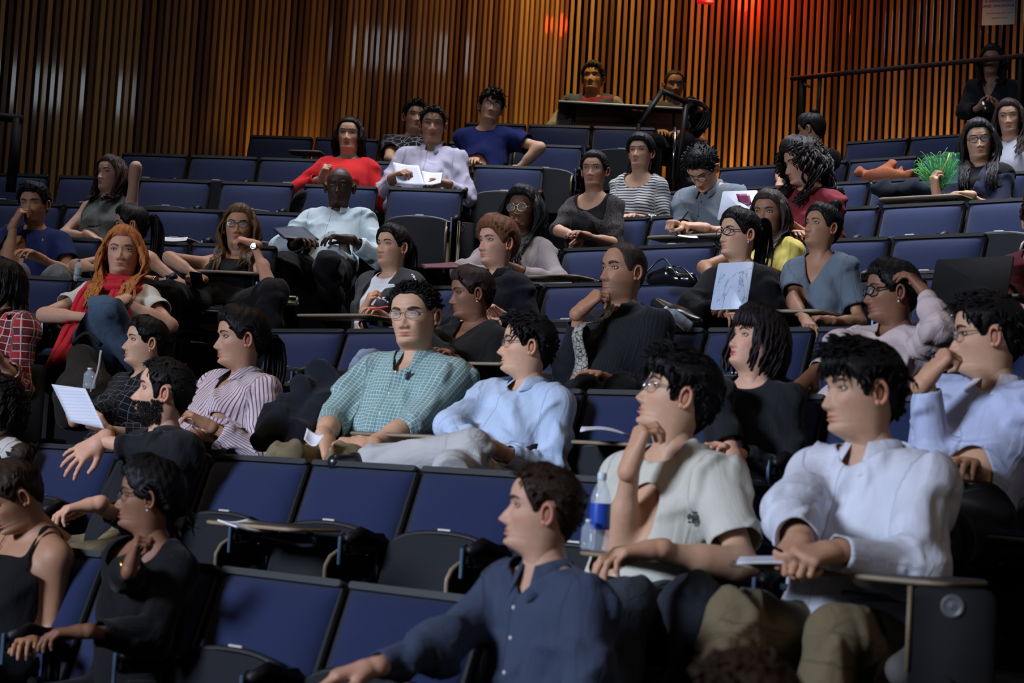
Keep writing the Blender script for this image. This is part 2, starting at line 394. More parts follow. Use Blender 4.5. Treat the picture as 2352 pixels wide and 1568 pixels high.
def head_surface(t, z, hp, off=0., face=True):
    """t angle from the nose (radians, + to the wearer's right = +x), z height from the eyes; returns points in head space (x right, y forward)"""
    f = np.interp(z, _PF[:, 0], _PF[:, 1]); b = np.interp(z, _PB[:, 0], _PB[:, 1]); w = np.interp(z, _PW[:, 0], _PW[:, 1])
    ct, st = np.cos(t), np.sin(t)
    jaw = np.clip((-.02-z)/.09, 0, 1)*np.clip((z+.135)/.02, 0, 1)
    e = 1+.0*z
    x = w*np.sign(st)*np.abs(st)**(1+.0*jaw)*(1-jaw*hp.get('jaw', .20)*np.clip(ct, 0, 1)**.8)
    y = np.where(ct > 0, f*np.clip(ct, 0, 1)**(.92-.0*jaw), -b*np.clip(-ct, 0, 1))
    if face:
        fr = np.clip(ct, 0, 1)**.5; ax_ = np.abs(x)
        d = 0*z
        nz = hp.get('nose', 1.)
        d = d+nz*(.006*gs(z, -.010, .014)*gs(x, 0, .008)+.015*gs(z, -.030, .014)*gs(x, 0, .0085)+.0175*gs(z, -.0450, .0098)*gs(x, 0, .0125)+.012*gs(z, -.048, .0075)*gs(ax_, .0140, .0062))
        d = d-.0085*gs(z, .001, .0125)*gs(ax_, .032, .0165)+.0045*gs(z, .0195, .008)*gs(ax_, .032, .02)-.003*gs(z, .0, .016)*gs(ax_, .013, .006)
        d = d+.0052*gs(z, .006, .0045)*gs(ax_, .032, .0135)+.0035*gs(z, -.0095, .005)*gs(ax_, .031, .013)
        d = d+.0045*gs(z, -.030, .014)*gs(ax_, .043, .014)-.0025*gs(z, -.07, .015)*gs(ax_, .040, .012)
        d = d-.0028*gs(z, -.060, .006)*gs(x, 0, .006)
        fl = hp.get('lips', 1.)
        d = d+fl*(.0062*gs(z, -.0685, .0045)*gs(x, 0, .017)+.0075*gs(z, -.0790, .0052)*gs(x, 0, .0145))-.006*gs(z, -.0735, .0018)*gs(x, 0, .019)
        d = d-.004*gs(z, -.0885, .005)*gs(x, 0, .018)+hp.get('chin', 1.)*.004*gs(z, -.104, .009)*gs(x, 0, .016)
        d = d+hp.get('full', 0)*.008*gs(z, -.055, .03)*gs(ax_, .045, .02)
        y = y+d*fr
    r = np.sqrt(x*x+y*y)+1e-6
    if np.any(off):
        nz_ = np.clip((z-.02)/.095, 0, 1)**2
        x = x*(1+off/np.maximum(r, .035)); y = y*(1+off/np.maximum(r, .035)); z = z+off*nz_
    # the neck leans back under the skull
    k = np.clip((-.105-z)/.135, 0, 1)
    y = y-.035*k
    return np.stack([x, y, z+0*x], -1)
def head_mesh(hp, nt, nz):
    """one closed surface from crown to the root of the neck, plus tints"""
    u = np.linspace(0, 1, nz)
    ts = np.linspace(-PI, PI, nt, endpoint=False); ts = ts-.42*np.sin(ts)*1.0      # more columns over the face
    zs = .115-.355*u
    zs = np.concatenate([.115-.115*(1-np.cos(np.linspace(0, PI/2, nz//4)))*.5, np.linspace(.0555, -.125, int(nz*.58)), np.linspace(-.13, -.225, nz-nz//4-int(nz*.58))])
    T, Z = np.meshgrid(ts, zs[1:]); P = head_surface(T, Z, hp).reshape(-1, 3); P = np.vstack([[0, 0, .115], P]); n = nt; m = len(zs)-1
    Fq = [[0, 1+(j+1) % n, 1+j] for j in range(n)]
    Fc = []
    for i in range(m-1):
        for j in range(n):
            k = (j+1) % n; Fc.append([1+i*n+j, 1+i*n+k, 1+(i+1)*n+k, 1+(i+1)*n+j])
    tt = np.concatenate([[0], T.ravel()]); zz = np.concatenate([[.115], Z.ravel()]); x = P[:, 0]; ax_ = np.abs(x); fr = (np.cos(tt) > .2)
    lip = (np.clip(gs(zz, -.0690, .0042)*gs(x, 0, .0165)*1.6, 0, 1)+np.clip(gs(zz, -.0785, .0048)*gs(x, 0, .015)*1.6, 0, 1)).clip(0, 1)*fr
    sk = np.array(hp['skin']); lc = np.array(hp.get('lip', sk*(np.array([.80, .36, .36]) if hp.get('fem') else np.array([.84, .52, .50])))); C = np.tile(sk, (len(P), 1))
    fl = (gs(zz, -.035, .014)*gs(ax_, .046, .014)*.5+gs(zz, -.045, .01)*gs(x, 0, .012)*.5)*fr
    C = C*(1-fl[:, None]*.35*np.array([0, .8, .7]))
    C = C*(1-.40*(gs(zz, .001, .008)*gs(ax_, .032, .016)*fr)[:, None])
    C = C+(lc-C)*lip[:, None]
    C = C*(1-.6*(gs(zz, -.0735, .0014)*gs(x, 0, .017)*fr)[:, None])*(1-.55*(gs(zz, -.0545, .0028)*gs(ax_, .0075, .004)*fr)[:, None])
    if hp.get('beard'):
        bd = np.clip((-.045-zz-np.clip(.02-ax_, 0, 1)*.35)/.012, 0, 1)*np.clip((zz+.128)/.014, 0, 1)*(np.cos(tt) > -.12); bd = np.maximum(bd, np.clip(gs(zz, -.060, .005)*gs(x, 0, .024)*1.3, 0, 1)*fr)*(1-lip)
        C = C+(np.array(hp.get('haircol', (.02, .015, .012)))-C)*(bd*hp['beard'])[:, None]
    # ears
    V = [P]; off = len(P); Cs = [C]; Fx = []
    for s in (-1, 1):
        c = np.array([s*.0765, -.006, -.012]); A = np.array([[s*.35, -.94, 0], [0, 0, 1], nrm([s*.94, .35, 0])])
        th = np.linspace(-.5*PI, 1.25*PI, 15)
        path = [c+A[0]*(.0145*math.cos(a)+.004)+A[1]*(.0255*math.sin(a)+(.002 if a > 0 else 0))+A[2]*(.010+.004*math.sin(a)) for a in th]
        v, f = tube(catmull(path, 18), np.linspace(.0068, .0036, 18), 6); V.append(v); Fx += [[i+off for i in q] for q in f]; off += len(v); Cs.append(np.tile(sk*np.array([.98, .80, .76]), (len(v), 1)))
        v, f = ball(c+A[0]*.001+A[2]*.002, (.0125, .0225, .006), 10, 6, A); V.append(v); Fx += [[i+off for i in q] for q in f]; off += len(v); Cs.append(np.tile(sk*np.array([.75, .55, .5]), (len(v), 1)))
        v, f = ball(c+A[1]*-.023+A[2]*.006+A[0]*-.003, (.008, .009, .006), 8, 6, A); V.append(v); Fx += [[i+off for i in q] for q in f]; off += len(v); Cs.append(np.tile(sk*np.array([.98, .80, .76]), (len(v), 1)))
    midx = [0]*(len(Fq)+len(Fc)+len(Fx)); Fa = Fq+Fc+Fx
    # eyes: almond ball, iris, lids and brows
    hc = np.array(hp.get('browcol', hp.get('haircol', (.02, .015, .012))))
    op = hp.get('open', .78)
    for s in (-1, 1):
        ey = head_surface(np.array(s*.375), np.array(0.), hp)[1]
        c = np.array([s*.0315, ey-.0075, .0005]); A = np.array([nrm([1, -s*.30, 0]), nrm([s*.30, 1, 0]), [0, 0, 1.]])
        v, f = ball(c, (.0145, .0105, .0066*op+.0012), 14, 9, A); V.append(v); Fa += [[i+off for i in q] for q in f]; off += len(v); midx += [1]*len(f); Cs.append(np.tile(sk, (len(v), 1)))
        g = hp.get('gaze', 0.)
        v, f = ball(c+A[1]*.0062+A[0]*g*.005, (.0060, .0052, min(.0060, .0062*op+.0006)), 10, 7, A); V.append(v); Fa += [[i+off for i in q] for q in f]; off += len(v); midx += [2]*len(f); Cs.append(np.tile(sk, (len(v), 1)))
        for up, rr, dk in ((1, .0030, .42), (-1, .0026, .8)):
            pp = [c+A[0]*(.0158*q)+A[1]*(.0100*math.sqrt(max(0, 1-(q*.85)**2))+.0012)+A[2]*(up*(.0072*op+.0006)*(1-q*q)+(.0012*s*q if up > 0 else 0)) for q in np.linspace(-1, 1, 9)]
            v, f = tube(pp, [rr*.5, rr*.8]+[rr]*5+[rr*.8, rr*.5], 6); V.append(v); Fa += [[i+off for i in q] for q in f]; off += len(v); midx += [0]*len(f); Cs.append(np.tile(sk*(.30 if up > 0 and hp.get('fem') else dk), (len(v), 1)))
        bz = np.array([.0160, .0200, .0225, .0225, .0180])+hp.get('brow', 0.); bx = np.array([.0145, .023, .033, .043, .0525])
        pts = []
        for x_, z_ in zip(bx, bz):
            t_ = s*math.asin(min(.95, x_/.0755)); q = head_surface(np.array(t_), np.array(z_), hp); pts.append(q+np.array([0, .0006, 0]))
        v, f = tube(catmull(pts, 9), np.array([.0026, .0034, .0036, .0036, .0034, .003, .0026, .002, .0012])*(1.1 if hp.get('fem') else 1.5), 6, up=(0, 1, 0), flat=.45); V.append(v); Fa += [[i+off for i in q] for q in f]; off += len(v); midx += [0]*len(f); Cs.append(np.tile(hc*.8+sk*.05, (len(v), 1)))
    return np.concatenate(V), Fa, midx, np.concatenate(Cs)
# ------------------------------------------------------------------ hands: palm, four unequal fingers bent at the knuckles, thumb from the side
_HC = {}
def hand_template(pose, vox):
    key = (pose, vox)
    if key in _HC: return _HC[key]
    S = SDF(vox, .009)
    curls = {'relax': (.35, .45, .3), 'fist': (1.35, 1.5, .9), 'flat': (.06, .10, .08), 'grip': (.75, .95, .55), 'chin': (.95, 1.1, .6), 'spread': (.25, .25, .2)}[pose]
    fx = [(-.030, .088, .038, .023, .018, .0090), (-.010, .094, .043, .026, .019, .0093), (.011, .089, .040, .025, .018, .0088), (.030, .079, .031, .019, .016, .0078)]
    S.rc((0, -.03, 0), (0, .012, 0), .0235, .025, k=.02); S.rc((-.010, -.02, 0), (.010, -.02, 0), .022, .022, k=.02)
    for i, (x, y, a, b, c, r) in enumerate(fx):
        S.rc((x*.45, .012, 0), (x, y, .002), .017, .0125, k=.016)
        sp_ = (x*.35/.03*.16) if pose != 'spread' else x/.03*.38
        d = np.array([math.sin(sp_), math.cos(sp_), 0.]); th = 0; p = np.array([x, y, .002]); ex = .12*i if pose == 'relax' else 0
        for L, cu, rr, r2 in ((a, curls[0]+ex, r*1.06, r*.98), (b, curls[1]+ex*.6, r*.98, r*.90), (c, curls[2], r*.90, r*.76)):
            th += cu; q = p+L*np.array([d[0]*math.cos(th), d[1]*math.cos(th), -math.sin(th)])
            S.rc(p, q, rr, r2, k=.004); p = q
    # thumb leaves the side of the palm near its base
    c = {'relax': .35, 'fist': .9, 'flat': .15, 'grip': .7, 'chin': .5, 'spread': .0}[pose]
    p0 = np.array([-.020, .018, -.006]); p1 = np.array([-.046, .046, -.016-.012*c]); p2 = p1+.034*nrm([-.55+.9*c, .80, -.35*c-.1]); p3 = p2+.027*nrm([-.30+1.1*c, .85, -.5*c])
    S.rc(p0, p1, .0185, .0125, k=.02); S.rc(p1, p2, .0118, .0105, k=.004); S.rc(p2, p3, .0105, .0082, k=.004)
    _HC[key] = S.mesh(); return _HC[key]
def hand_at(pose, vox, W_, fdir, palm, left, s):
    """fdir = direction of the fingers, palm = direction the palm faces"""
    V, Q = hand_template(pose, vox); V = V.copy()
    y = nrm(fdir); z = -nrm(np.array(palm)-y*np.dot(palm, y)); x = np.cross(y, z)
    # right hand, palm down (z up = back of hand), thumb on -x
    if left: V[:, 0] *= -1; Q = Q[:, ::-1]
    return W_+s*(V[:, :1]*x+V[:, 1:2]*y+V[:, 2:3]*z), Q
# ------------------------------------------------------------------ hair
def hairline(t, st):
    """lowest z of the hair for angle t from the nose"""
    a = np.abs(np.degrees(t))
    front = st.get('line', .066)
    pts = [(0, front), (22, front+.002), (38, front-.006), (50, front-.024), (62, .016), (72, st.get('burn', -.012)), (80, st.get('burn', -.012)+.002), (88, .024), (102, .026), (112, -.02), (130, -.055), (180, st.get('nape', -.085))]
    return np.interp(a, [p[0] for p in pts], [p[1] for p in pts])
def locks(paths, r0, r1=.2, n=5, flat=.55):
    mb = MB()
    for P in paths:
        m = len(P); u = np.linspace(0, 1, m); r = r0*np.minimum(1, .45+u*4)*(1-(1-r1)*u**1.6)
        v, f = tube(P, r, n, flat=flat, up=(.3, .3, 1)); mb.add(v, f)
    return mb
def build_hair(st, hp, seed, q):
    """returns verts, faces in head space; q = detail 0..1"""
    r = np.random.default_rng(seed); mb = MB(); style = st['style']
    th = st.get('thick', .016); nt, nz = int(44+52*q), int(14+14*q)
    ts = np.linspace(-PI, PI, nt, endpoint=False)
    lo = hairline(ts, st)
    P = []
    for i in range(nz):
        u = i/(nz-1)
        z = .1145+(lo-.1145)*(u**.85)
        k = np.clip((z-lo)/.022, 0, 1)**.6
        front = np.clip(np.cos(ts), 0, 1)
        n_ = st.get('rough', .12)*(np.sin(ts*17+z*160+seed)+np.sin(ts*29-z*90+seed*2))*.5
        top = st.get('top', 1.)
        o = th*(.12+.88*k)*(1+n_)*(1+(top-1)*np.clip(z/.1, 0, 1))*(1+st.get('fringe', .25)*front*np.clip((z-.05)/.05, 0, 1))
        o = o*(1-.25*(np.abs(np.cos(ts)) < .35)*(z < .05)*(1 if style in ('short', 'spiky', 'buzz') else 0))
        P.append(head_surface(ts, z, hp, off=o, face=False))
    P = np.array(P); c = P[0].mean(0)+np.array([0, 0, .0005])
    V = np.vstack([[c], P.reshape(-1, 3)]); Fc = [[0, 1+(j+1) % nt, 1+j] for j in range(nt)]
    for i in range(nz-1):
        for j in range(nt): k = (j+1) % nt; Fc.append([1+i*nt+j, 1+i*nt+k, 1+(i+1)*nt+k, 1+(i+1)*nt+j])
    mb.add(V, Fc)
    def sp_(t, z, o): return head_surface(np.array(t), np.array(z), hp, off=np.array(o), face=False)
    paths = []
    if style in ('short', 'spiky'):
        N = int(60+200*q); L = st.get('len', .032)
        for i in range(N):
            t = r.uniform(-PI, PI); zl = float(hairline(np.array(t), st)); z = zl+(.108-zl)*r.uniform(.05, 1)**.7; p = sp_(t, z, th*.75)
            fw = np.array([0, 1., 0]) if z > .07 else np.array([0, .1, -1.])
            if style == 'spiky': d = nrm(nrm(p*[1, 1, 1.2])*1.0+fw*.25+r.normal(0, .25, 3))
            else: d = nrm(nrm(p)*.16+fw*st.get('dir', 1.)+r.normal(0, .28, 3))
            l = L*r.uniform(.6, 1.3)*(1 if z > .03 else .45); e = p+d*l; m = (p+e)/2+nrm(p)*.006
            paths.append(catmull([p-nrm(p)*.006, m, e-np.array([0, 0, .003])], 5))
        b = locks(paths, st.get('lw', .0090), .15, 4, .5); mb.add(*b.get())
        if st.get('bangs'):
            paths = []
            for i in range(int(14+26*q)):
                t = r.uniform(-.85, .85); p = sp_(t, .085, th*.9); e = sp_(t*1.0+r.uniform(-.15, .15), r.uniform(.018, .036)+.012*abs(t), .009); m = sp_(t, .060, th*.9); paths.append(catmull([p, m, e], 6))
            b = locks(paths, .0095, .25, 5, .5); mb.add(*b.get())
    if style in ('long', 'bob', 'curly'):
        N = int(46+54*q); L = st.get('len', .34); part = st.get('part', .2)
        a0 = st.get('from', 62)
        for i in range(N):
            s = 1 if i % 2 else -1; a = math.radians(r.uniform(a0, 180)); t = s*a
            z0 = r.uniform(.03, .095) if i % 3 else .06
            p = sp_(t, z0, th*.8); p1 = sp_(t, .0, th*(1.0+.6*r.random()))*np.array([1.05, 1, 1]); p2 = np.array([p1[0]*1.08, p1[1]*(1.02), -.075])
            l = L*r.uniform(.8, 1.08); fwd = st.get('fwd', 1) and a < math.radians(st.get('split', 105)); zz = -.13
            if l > .16:
                sx = s*r.uniform(.055, .105); y3 = (.075 if fwd else -.085)-.02; p3 = np.array([sx, y3+r.uniform(-.015, .015), -.175]); e = np.array([s*r.uniform(.045, .11), (r.uniform(.10, .145) if fwd else -.13)-.02, -l]); pts = [p, p1, p2, p3, (p3+e)/2+np.array([r.uniform(-.012, .012), .02 if fwd else -.01, 0]), e]
            else:
                pts = [p, p1, np.array([p1[0]*1.12, p1[1]*1.03, -l*.55]), np.array([p1[0]*.92, p1[1]*.95, -l])]
            c_ = catmull(pts, 12 if style != 'curly' else 22)
            wv = st.get('wave', .004); ph = r.uniform(0, 6); u = np.linspace(0, 1, len(c_)); fq = st.get('freq', 9)
            c_ = c_+wv*np.clip(u*3, 0, 1)[:, None]*np.stack([np.sin(u*fq*2+ph), np.cos(u*fq*2+ph), 0*u], 1); paths.append(c_)
        b = locks(paths, st.get('lw', .0165), .3, 5 if q < .5 else 6, .5); mb.add(*b.get())
        if style == 'curly':
            paths = []
            for i in range(int(90+60*q)):
                t = r.uniform(-PI, PI); t = t if abs(t) > .6 else t+1.2; z = r.uniform(.0, .11); p = sp_(t, z, th*.7); u = np.linspace(0, 1, 14); d = nrm(p*[1, 1, .6]+np.array([0, 0, -.03])); ph = r.uniform(0, 6)
                c_ = p+d*(.035*u[:, None])+np.array([0, 0, -.045])*u[:, None]**2+.010*np.stack([np.sin(u*11+ph), np.cos(u*11+ph), .3*np.sin(u*11)], 1); paths.append(c_)
            b = locks(paths, .0062, .5, 4, .8); mb.add(*b.get())
        if st.get('bangs'):
            paths = []
            for i in range(int(20+20*q)):
                t = r.uniform(-.95, .95); p = sp_(t, .095, th); m = sp_(t, .068, th*.9); e = sp_(t, r.uniform(.022, .034), .010); paths.append(catmull([p, m, e], 6))
            b = locks(paths, .011, .3, 5, .5); mb.add(*b.get())
        elif style != 'curly':
            for s in (-1, 1):        # locks that frame the face from the parting
                paths = []
                for i in range(int(9+8*q)):
                    o = r.uniform(0, 1); p = sp_(.1*s+part*.3, .108-.01*o, th*.8); m = sp_(s*(.75+.3*o), .062+.02*o, th*.9); m2 = sp_(s*(1.22+.12*o), .012, th*.8); e = m2+np.array([s*.004, -.002, -.06-.02*o]); paths.append(catmull([p, m, m2, e], 9))
                b = locks(paths, .011, .5, 5, .5); mb.add(*b.get())
    if style in ('pony', 'bun', 'topknot', 'tight'):
        paths = []
        back = np.array([0, -.105, .035]) if style != 'topknot' else np.array([0, -.03, .125])
        back = np.array(st.get('root', back))
        for i in range(int(50+40*q)):
            t = r.uniform(-PI, PI); zl = float(hairline(np.array(t), st)); p = sp_(t, zl+.004, .003); d = back-p
            m = sp_(t*1.0, max(zl+.02, (zl+back[2])*.5+.015), th*.9) if abs(t) > 1.0 else sp_(t, min(.105, zl+.035), th)
            m2 = (m*.35+back*.65); m2 = m2*(1+.012/np.linalg.norm(m2)); L0 = np.linalg.norm(m2); 
            rr = .095+th*.6
            if L0 < rr: m2 = m2*rr/L0
            paths.append(catmull([p, m, m2, back], 8))
        b = locks(paths, .0085, .8, 4, .45); mb.add(*b.get())
        if style == 'pony':
            paths = []; L = st.get('len', .26); dx = st.get('side', 0.)
            for i in range(int(16+14*q)):
                o = r.normal(0, .013, 3); p = back+o*.4; p1 = back+np.array([dx*.4, -.045, .004])+o; p2 = back+np.array([dx*.8, -.062, -.09])+o*1.6; e = back+np.array([dx, -.045, -L*r.uniform(.85, 1.05)])+o*1.5
                paths.append(catmull([p, p1, p2, e], 10))
            b = locks(paths, .013, .35, 5, .6); mb.add(*b.get())
        if style in ('bun', 'topknot'):
            rb = st.get('rb', .036); c = back+nrm(back)*rb*.75
            for k in range(9):
                A = nrm(r.normal(size=3)); Bv = nrm(np.cross(A, r.normal(size=3))); Cn = np.cross(A, Bv); an = np.linspace(0, 2*PI, 14)
                ring = [c+nrm(A)*0+(rb*.62)*(Bv*math.cos(x)+Cn*math.sin(x))+A*rb*.16*math.sin(2*x) for x in an]
                v, f = tube(ring, rb*.42, 6); mb.add(v, f)
            if st.get('mess'):
                paths = []
                for i in range(26):
                    p = c+nrm(r.normal(size=3))*rb*.8; e = p+nrm(p-c+r.normal(0, .4, 3))*.035+np.array([0, 0, -.01]); paths.append(catmull([p, (p+e)/2+r.normal(0, .006, 3), e], 5))
                b = locks(paths, .005, .2, 4, .6); mb.add(*b.get())
    return mb.get()
# ------------------------------------------------------------------ people
TOPMAT = {}; HAIRMAT = {}
def get_hair(col):
    if col not in HAIRMAT: HAIRMAT[col] = hair_material('hair_'+str(len(HAIRMAT)), col)
    return HAIRMAT[col]
PEOPLE = []
def rot_axis(v, ax, a):
    v = np.array(v, float); ax = nrm(ax); return v*math.cos(a)+np.cross(ax, v)*math.sin(a)+ax*np.dot(ax, v)*(1-math.cos(a))
def ydir(deg):     # a level direction that points out of the picture and deg to its left
    a = math.radians(deg); return np.array([-math.sin(a), -math.cos(a), 0.])
def reach(S, T, hint, a, b):
    d = T-S; L = np.linalg.norm(d)
    if L > (a+b)*.985: T = S+d*((a+b)*.985/L); d = T-S; L = np.linalg.norm(d)
    L = max(L, abs(a-b)+.03); u = d/np.linalg.norm(d); x = (a*a-b*b+L*L)/(2*L); h = math.sqrt(max(a*a-x*x, 0)); w = hint-S; w = w-u*w.dot(u)
    return S+u*x+nrm(w)*h, S+u*L
def person(p):
    Y = p['Y']; s = p.get('s') or float(np.clip(p['hh']*Y/F/.256, .86, 1.14)); H = at(p['px'], p['py'], Y)
    q = 1. if Y < 8.0 else (.55 if Y < 11.6 else .25)
    vox = (.0095 if Y < 8 else .012 if Y < 11.6 else .015)*1.0
    fem = p.get('fem', 0); hv = p.get('heavy', 1.)
    fy = ydir(p['yaw']); pit = math.radians(p.get('pitch', 0)); side = np.cross(fy, (0, 0, 1.))
    Fh = fy*math.cos(pit)+np.array([0, 0, 1.])*math.sin(pit); Rh = side; Uh = np.cross(Rh, Fh)
    ro = math.radians(p.get('roll', 0)); Rh = rot_axis(Rh, Fh, ro); Uh = rot_axis(Uh, Fh, ro)
    HA = np.array([Rh, Fh, Uh])
    fb = ydir(p['byaw']); lb = np.cross(fb, (0, 0, 1.))       # lb: wearer's right
    # neck root, hips on the seat
    Nk = H+s*(Rh*0-.055*Fh*.6-.143*Uh)*1.0+s*np.array([0, 0, -.030])
    if p.get('stand'):
        Hip = np.array([Nk[0], Nk[1], Nk[2]-.54*s])+fb*(-.02); flo = Hip[2]-.93*s
    else:
        flo = p['floor']; Hip = np.array(p['hip'], float)
    Lt = .475*s; d = Nk-Hip
    if not p.get('stand'):
        for _ in range(12):
            d = Nk-Hip; L = np.linalg.norm(d); e = L-Lt
            if abs(e) < .01: break
            dh = d.dot(fb)
            Hip = Hip+fb*(.25*e if dh > 0 else -.25*e)
            off = (Hip-np.array(p['hip'])).dot(fb)
            if off > .15: Hip = Hip-fb*(off-.15)
            if off < -.08: Hip = Hip-fb*(off+.08)
    d = Nk-Hip; u = nrm(d); L = np.linalg.norm(d); lat = nrm(lb-u*lb.dot(u)); fr = np.cross(u, lat)
    sw = (.146 if fem else .164)*s*(1+.35*(hv-1)); Cc = Nk-u*.052*s
    drop = p.get('drop', (0, 0))
    ShR = Cc+lat*sw-u*(.010+drop[0])*s+fr*.005; ShL = Cc-lat*sw-u*(.010+drop[1])*s+fr*.005
    root = thing('person', (float(Hip[0]), float(Hip[1]), float(flo)), math.atan2(fb[1], fb[0])-PI/2, p['label'], 'person', p.get('group'))
    # arms
    arms = []
    for nm, S, sg in (('R', ShR, 1), ('L', ShL, -1)):
        A = p.get(nm)
        if A is None:
            E_ = S+s*(-.24*u+lat*sg*.05+fr*.02); T = Hip+s*(fb*.27+lat*sg*.055+np.array([0, 0, .13])); hint = E_; A = {}
        else:
            T = at(A['w'][0], A['w'][1], Y-A['w'][2]); hint = at(A['e'][0], A['e'][1], Y-A['e'][2])
        E_, T = reach(S, T, hint, .285*s, .255*s)
        fd = nrm(T-E_)
        if 'f' in A: fd = nrm(A['f'])
        arms.append((nm, sg, S, E_, T, fd, A))
    # legs
    legs = []
    for nm, sg in (('R', 1), ('L', -1)):
        hj = Hip+lat*sg*.085*s+np.array([0, 0, .0]); K = p.get('k'+nm); A_ = p.get('a'+nm)
        if p.get('stand'): Kp = hj+np.array([0, 0, -.44*s])+fb*.02; An = hj+np.array([0, 0, -.85*s])
        else:
            if K is not None: Kt = at(K[0], K[1], Y-K[2]); Kp = hj+nrm(Kt-hj)*.43*s
            else: Kp = hj+s*(fb*.42+lat*sg*.05)+np.array([0, 0, -.03]); 
            if A_ is not None: At = at(A_[0], A_[1], Y-A_[2]); An = Kp+nrm(At-Kp)*.41*s
            else: An = np.array([Kp[0], Kp[1], max(flo+.08, Kp[2]-.41*s)])+fb*.03
        legs.append((nm, sg, hj, Kp, An))
    def torso(S, dl, belly=1., arm=0., leg=False, neck=True, bx=0.):
        h = hv
        S.rc(Hip-lat*.060*s, Hip+lat*.060*s, (.112*h*s+dl), (.112*h*s+dl), 0, .05)
        S.rc(Hip-lat*.055*s*h, Hip+u*.20*s-lat*.052*s*h, .108*s*h+dl, (.084 if fem else .096)*s*h+dl, 0, .06); S.rc(Hip+lat*.055*s*h, Hip+u*.20*s+lat*.052*s*h, .108*s*h+dl, (.084 if fem else .096)*s*h+dl, 0, .06)
        S.rc(Hip+u*.18*s-lat*.050*s*h, Cc-u*.09*s-lat*.082*s*h, (.082 if fem else .093)*s*h+dl, .088*s*h+dl, 0, .06); S.rc(Hip+u*.18*s+lat*.050*s*h, Cc-u*.09*s+lat*.082*s*h, (.082 if fem else .093)*s*h+dl, .088*s*h+dl, 0, .06)
        S.rc(Hip+u*.06*s+fr*.02*s, Cc-u*.06*s+fr*.01, .105*s*h*belly+dl, .085*s*h+dl, 0, .06)
        S.rc(ShL+lat*.03*s, ShR-lat*.03*s, .056*s+dl, .056*s+dl, 0, .05)
        S.rc(Nk+u*.01*s-lat*.01*s, ShL, .048*s+dl*.8, .052*s+dl, 0, .04); S.rc(Nk+u*.01*s+lat*.01*s, ShR, .048*s+dl*.8, .052*s+dl, 0, .04)
        if hv > 1.05: S.rc(Hip+u*.14*s+fr*.06*s, Hip+u*.2*s+fr*.07*s, .12*s+dl, .11*s+dl, 0, .06)
        if fem:
            for g in (-1, 1): S.rc(Cc-u*.135*s+lat*g*.070*s+fr*.066*s, Cc-u*.155*s+lat*g*.066*s+fr*.078*s, .052*s+dl, .050*s+dl, 0, .05)
    p['skin'] = tuple(np.array(p['skin'])*np.array([1.04, .90, .80])); skin_c = np.array(p['skin'])
    hp = dict(skin=p['skin'], fem=fem, haircol=(.02, .014, .010)); hp.update(p.get('face', {}))
    # ---- body: one skin from head to feet
    S = SDF(vox, .03); torso(S, -.006)
    S.rc(Nk-u*.02*s, H-Uh*.085*s-Fh*.012*s, .058*s*(1.08 if hv > 1.05 else 1)*(.88 if fem else 1), .050*s*(.9 if fem else 1), 0, .035)
    am = .86 if fem else 1.; am *= (1+.5*(hv-1))
    for nm, sg, Sh, E_, T, fd, A in arms:
        S.rc(Sh, E_, .047*s*am, .036*s*am, 1, .03); S.rc(E_, T, .037*s*am, .0245*s*am, 2, .03)
        S.rc(E_+(T-E_)*.12, E_+(T-E_)*.45, .039*s*am, .036*s*am, 2, .03)
    for nm, sg, hj, Kp, An in legs:
        S.rc(hj, Kp, .085*s*hv, .055*s, 3, .03); S.rc(Kp, An, .054*s, .036*s, 4, .02)
    V, Q = S.mesh(); V = relax(V, Q, 2)
    Vs = [V]; Fs = Q.tolist(); mi = [0]*len(Fs); Cl = np.tile(skin_c, (len(V), 1)); Cs = [Cl]; off = len(V)
    hvx = .0034 if q == 1 else (.0045 if q > .5 else .006)
    for nm, sg, Sh, E_, T, fd, A in arms:
        if A.get('nohand'): continue
        pm = A.get('p'); pm = np.array(pm, float) if pm is not None else np.array([0, 0, -1.])-fr*.1
        if abs(np.dot(nrm(pm), fd)) > .93: pm = -fr
        v, f = hand_at(A.get('h', 'relax'), hvx, T, fd, pm, nm == 'L', s*(.90 if fem else 1.0))
        Vs.append(v); Fs += (f+off).tolist(); mi += [0]*len(f); off += len(v); Cs.append(np.tile(skin_c*np.array([1.0, .93, .9]), (len(v), 1)))
        A['_T'] = T; A['_fd'] = fd
    nt, nz = {1.: (84, 116), .55: (60, 84), .25: (46, 64)}[q]
    v, f, m2, c = head_mesh(hp, nt, nz); wx, wz = p.get('hw', 1.), p.get('hl', 1.)
    v = v*np.array([wx, (1+wx)/2, wz])
    vw = H+s*(v@HA)
    Vs.append(vw); Fs += [[i+off for i in g] for g in f]; mi += m2; off += len(v); Cs.append(c)
    obj('body', np.concatenate(Vs), Fs, [M['skin'], M['eye'], M['iris']], root, midx=mi, col=np.concatenate(Cs))
    hsc = np.array([wx, (1+wx)/2, wz])
    def hd(P): return H+s*((np.asarray(P)*hsc)@HA)
    if hp.get('beard', 0) > .8:
        rb_ = np.random.default_rng(p['seed']); paths = []
        for i in range(int(1100*q)):
            t = rb_.uniform(-1.75, 1.75); z = rb_.uniform(-.128, -.035); P0 = head_surface(np.array(t), np.array(z), hp); x_ = abs(P0[0])
            ok = z < -.045-max(0, .02-x_)*.35 or (abs(z+.060) < .006 and x_ < .026)
            if abs(z+.0735) < .011 and x_ < .019: ok = False
            if abs(t) > 1.15: ok = z < -.03 and abs(t) < 1.62 and z > -.118
            if ok: n_ = nrm(P0*[1, 1, .3]); paths.append(np.array([P0-n_*.003, P0+n_*.0015+[0, 0, -.004], P0+n_*.003+[0, 0, -.010]]))
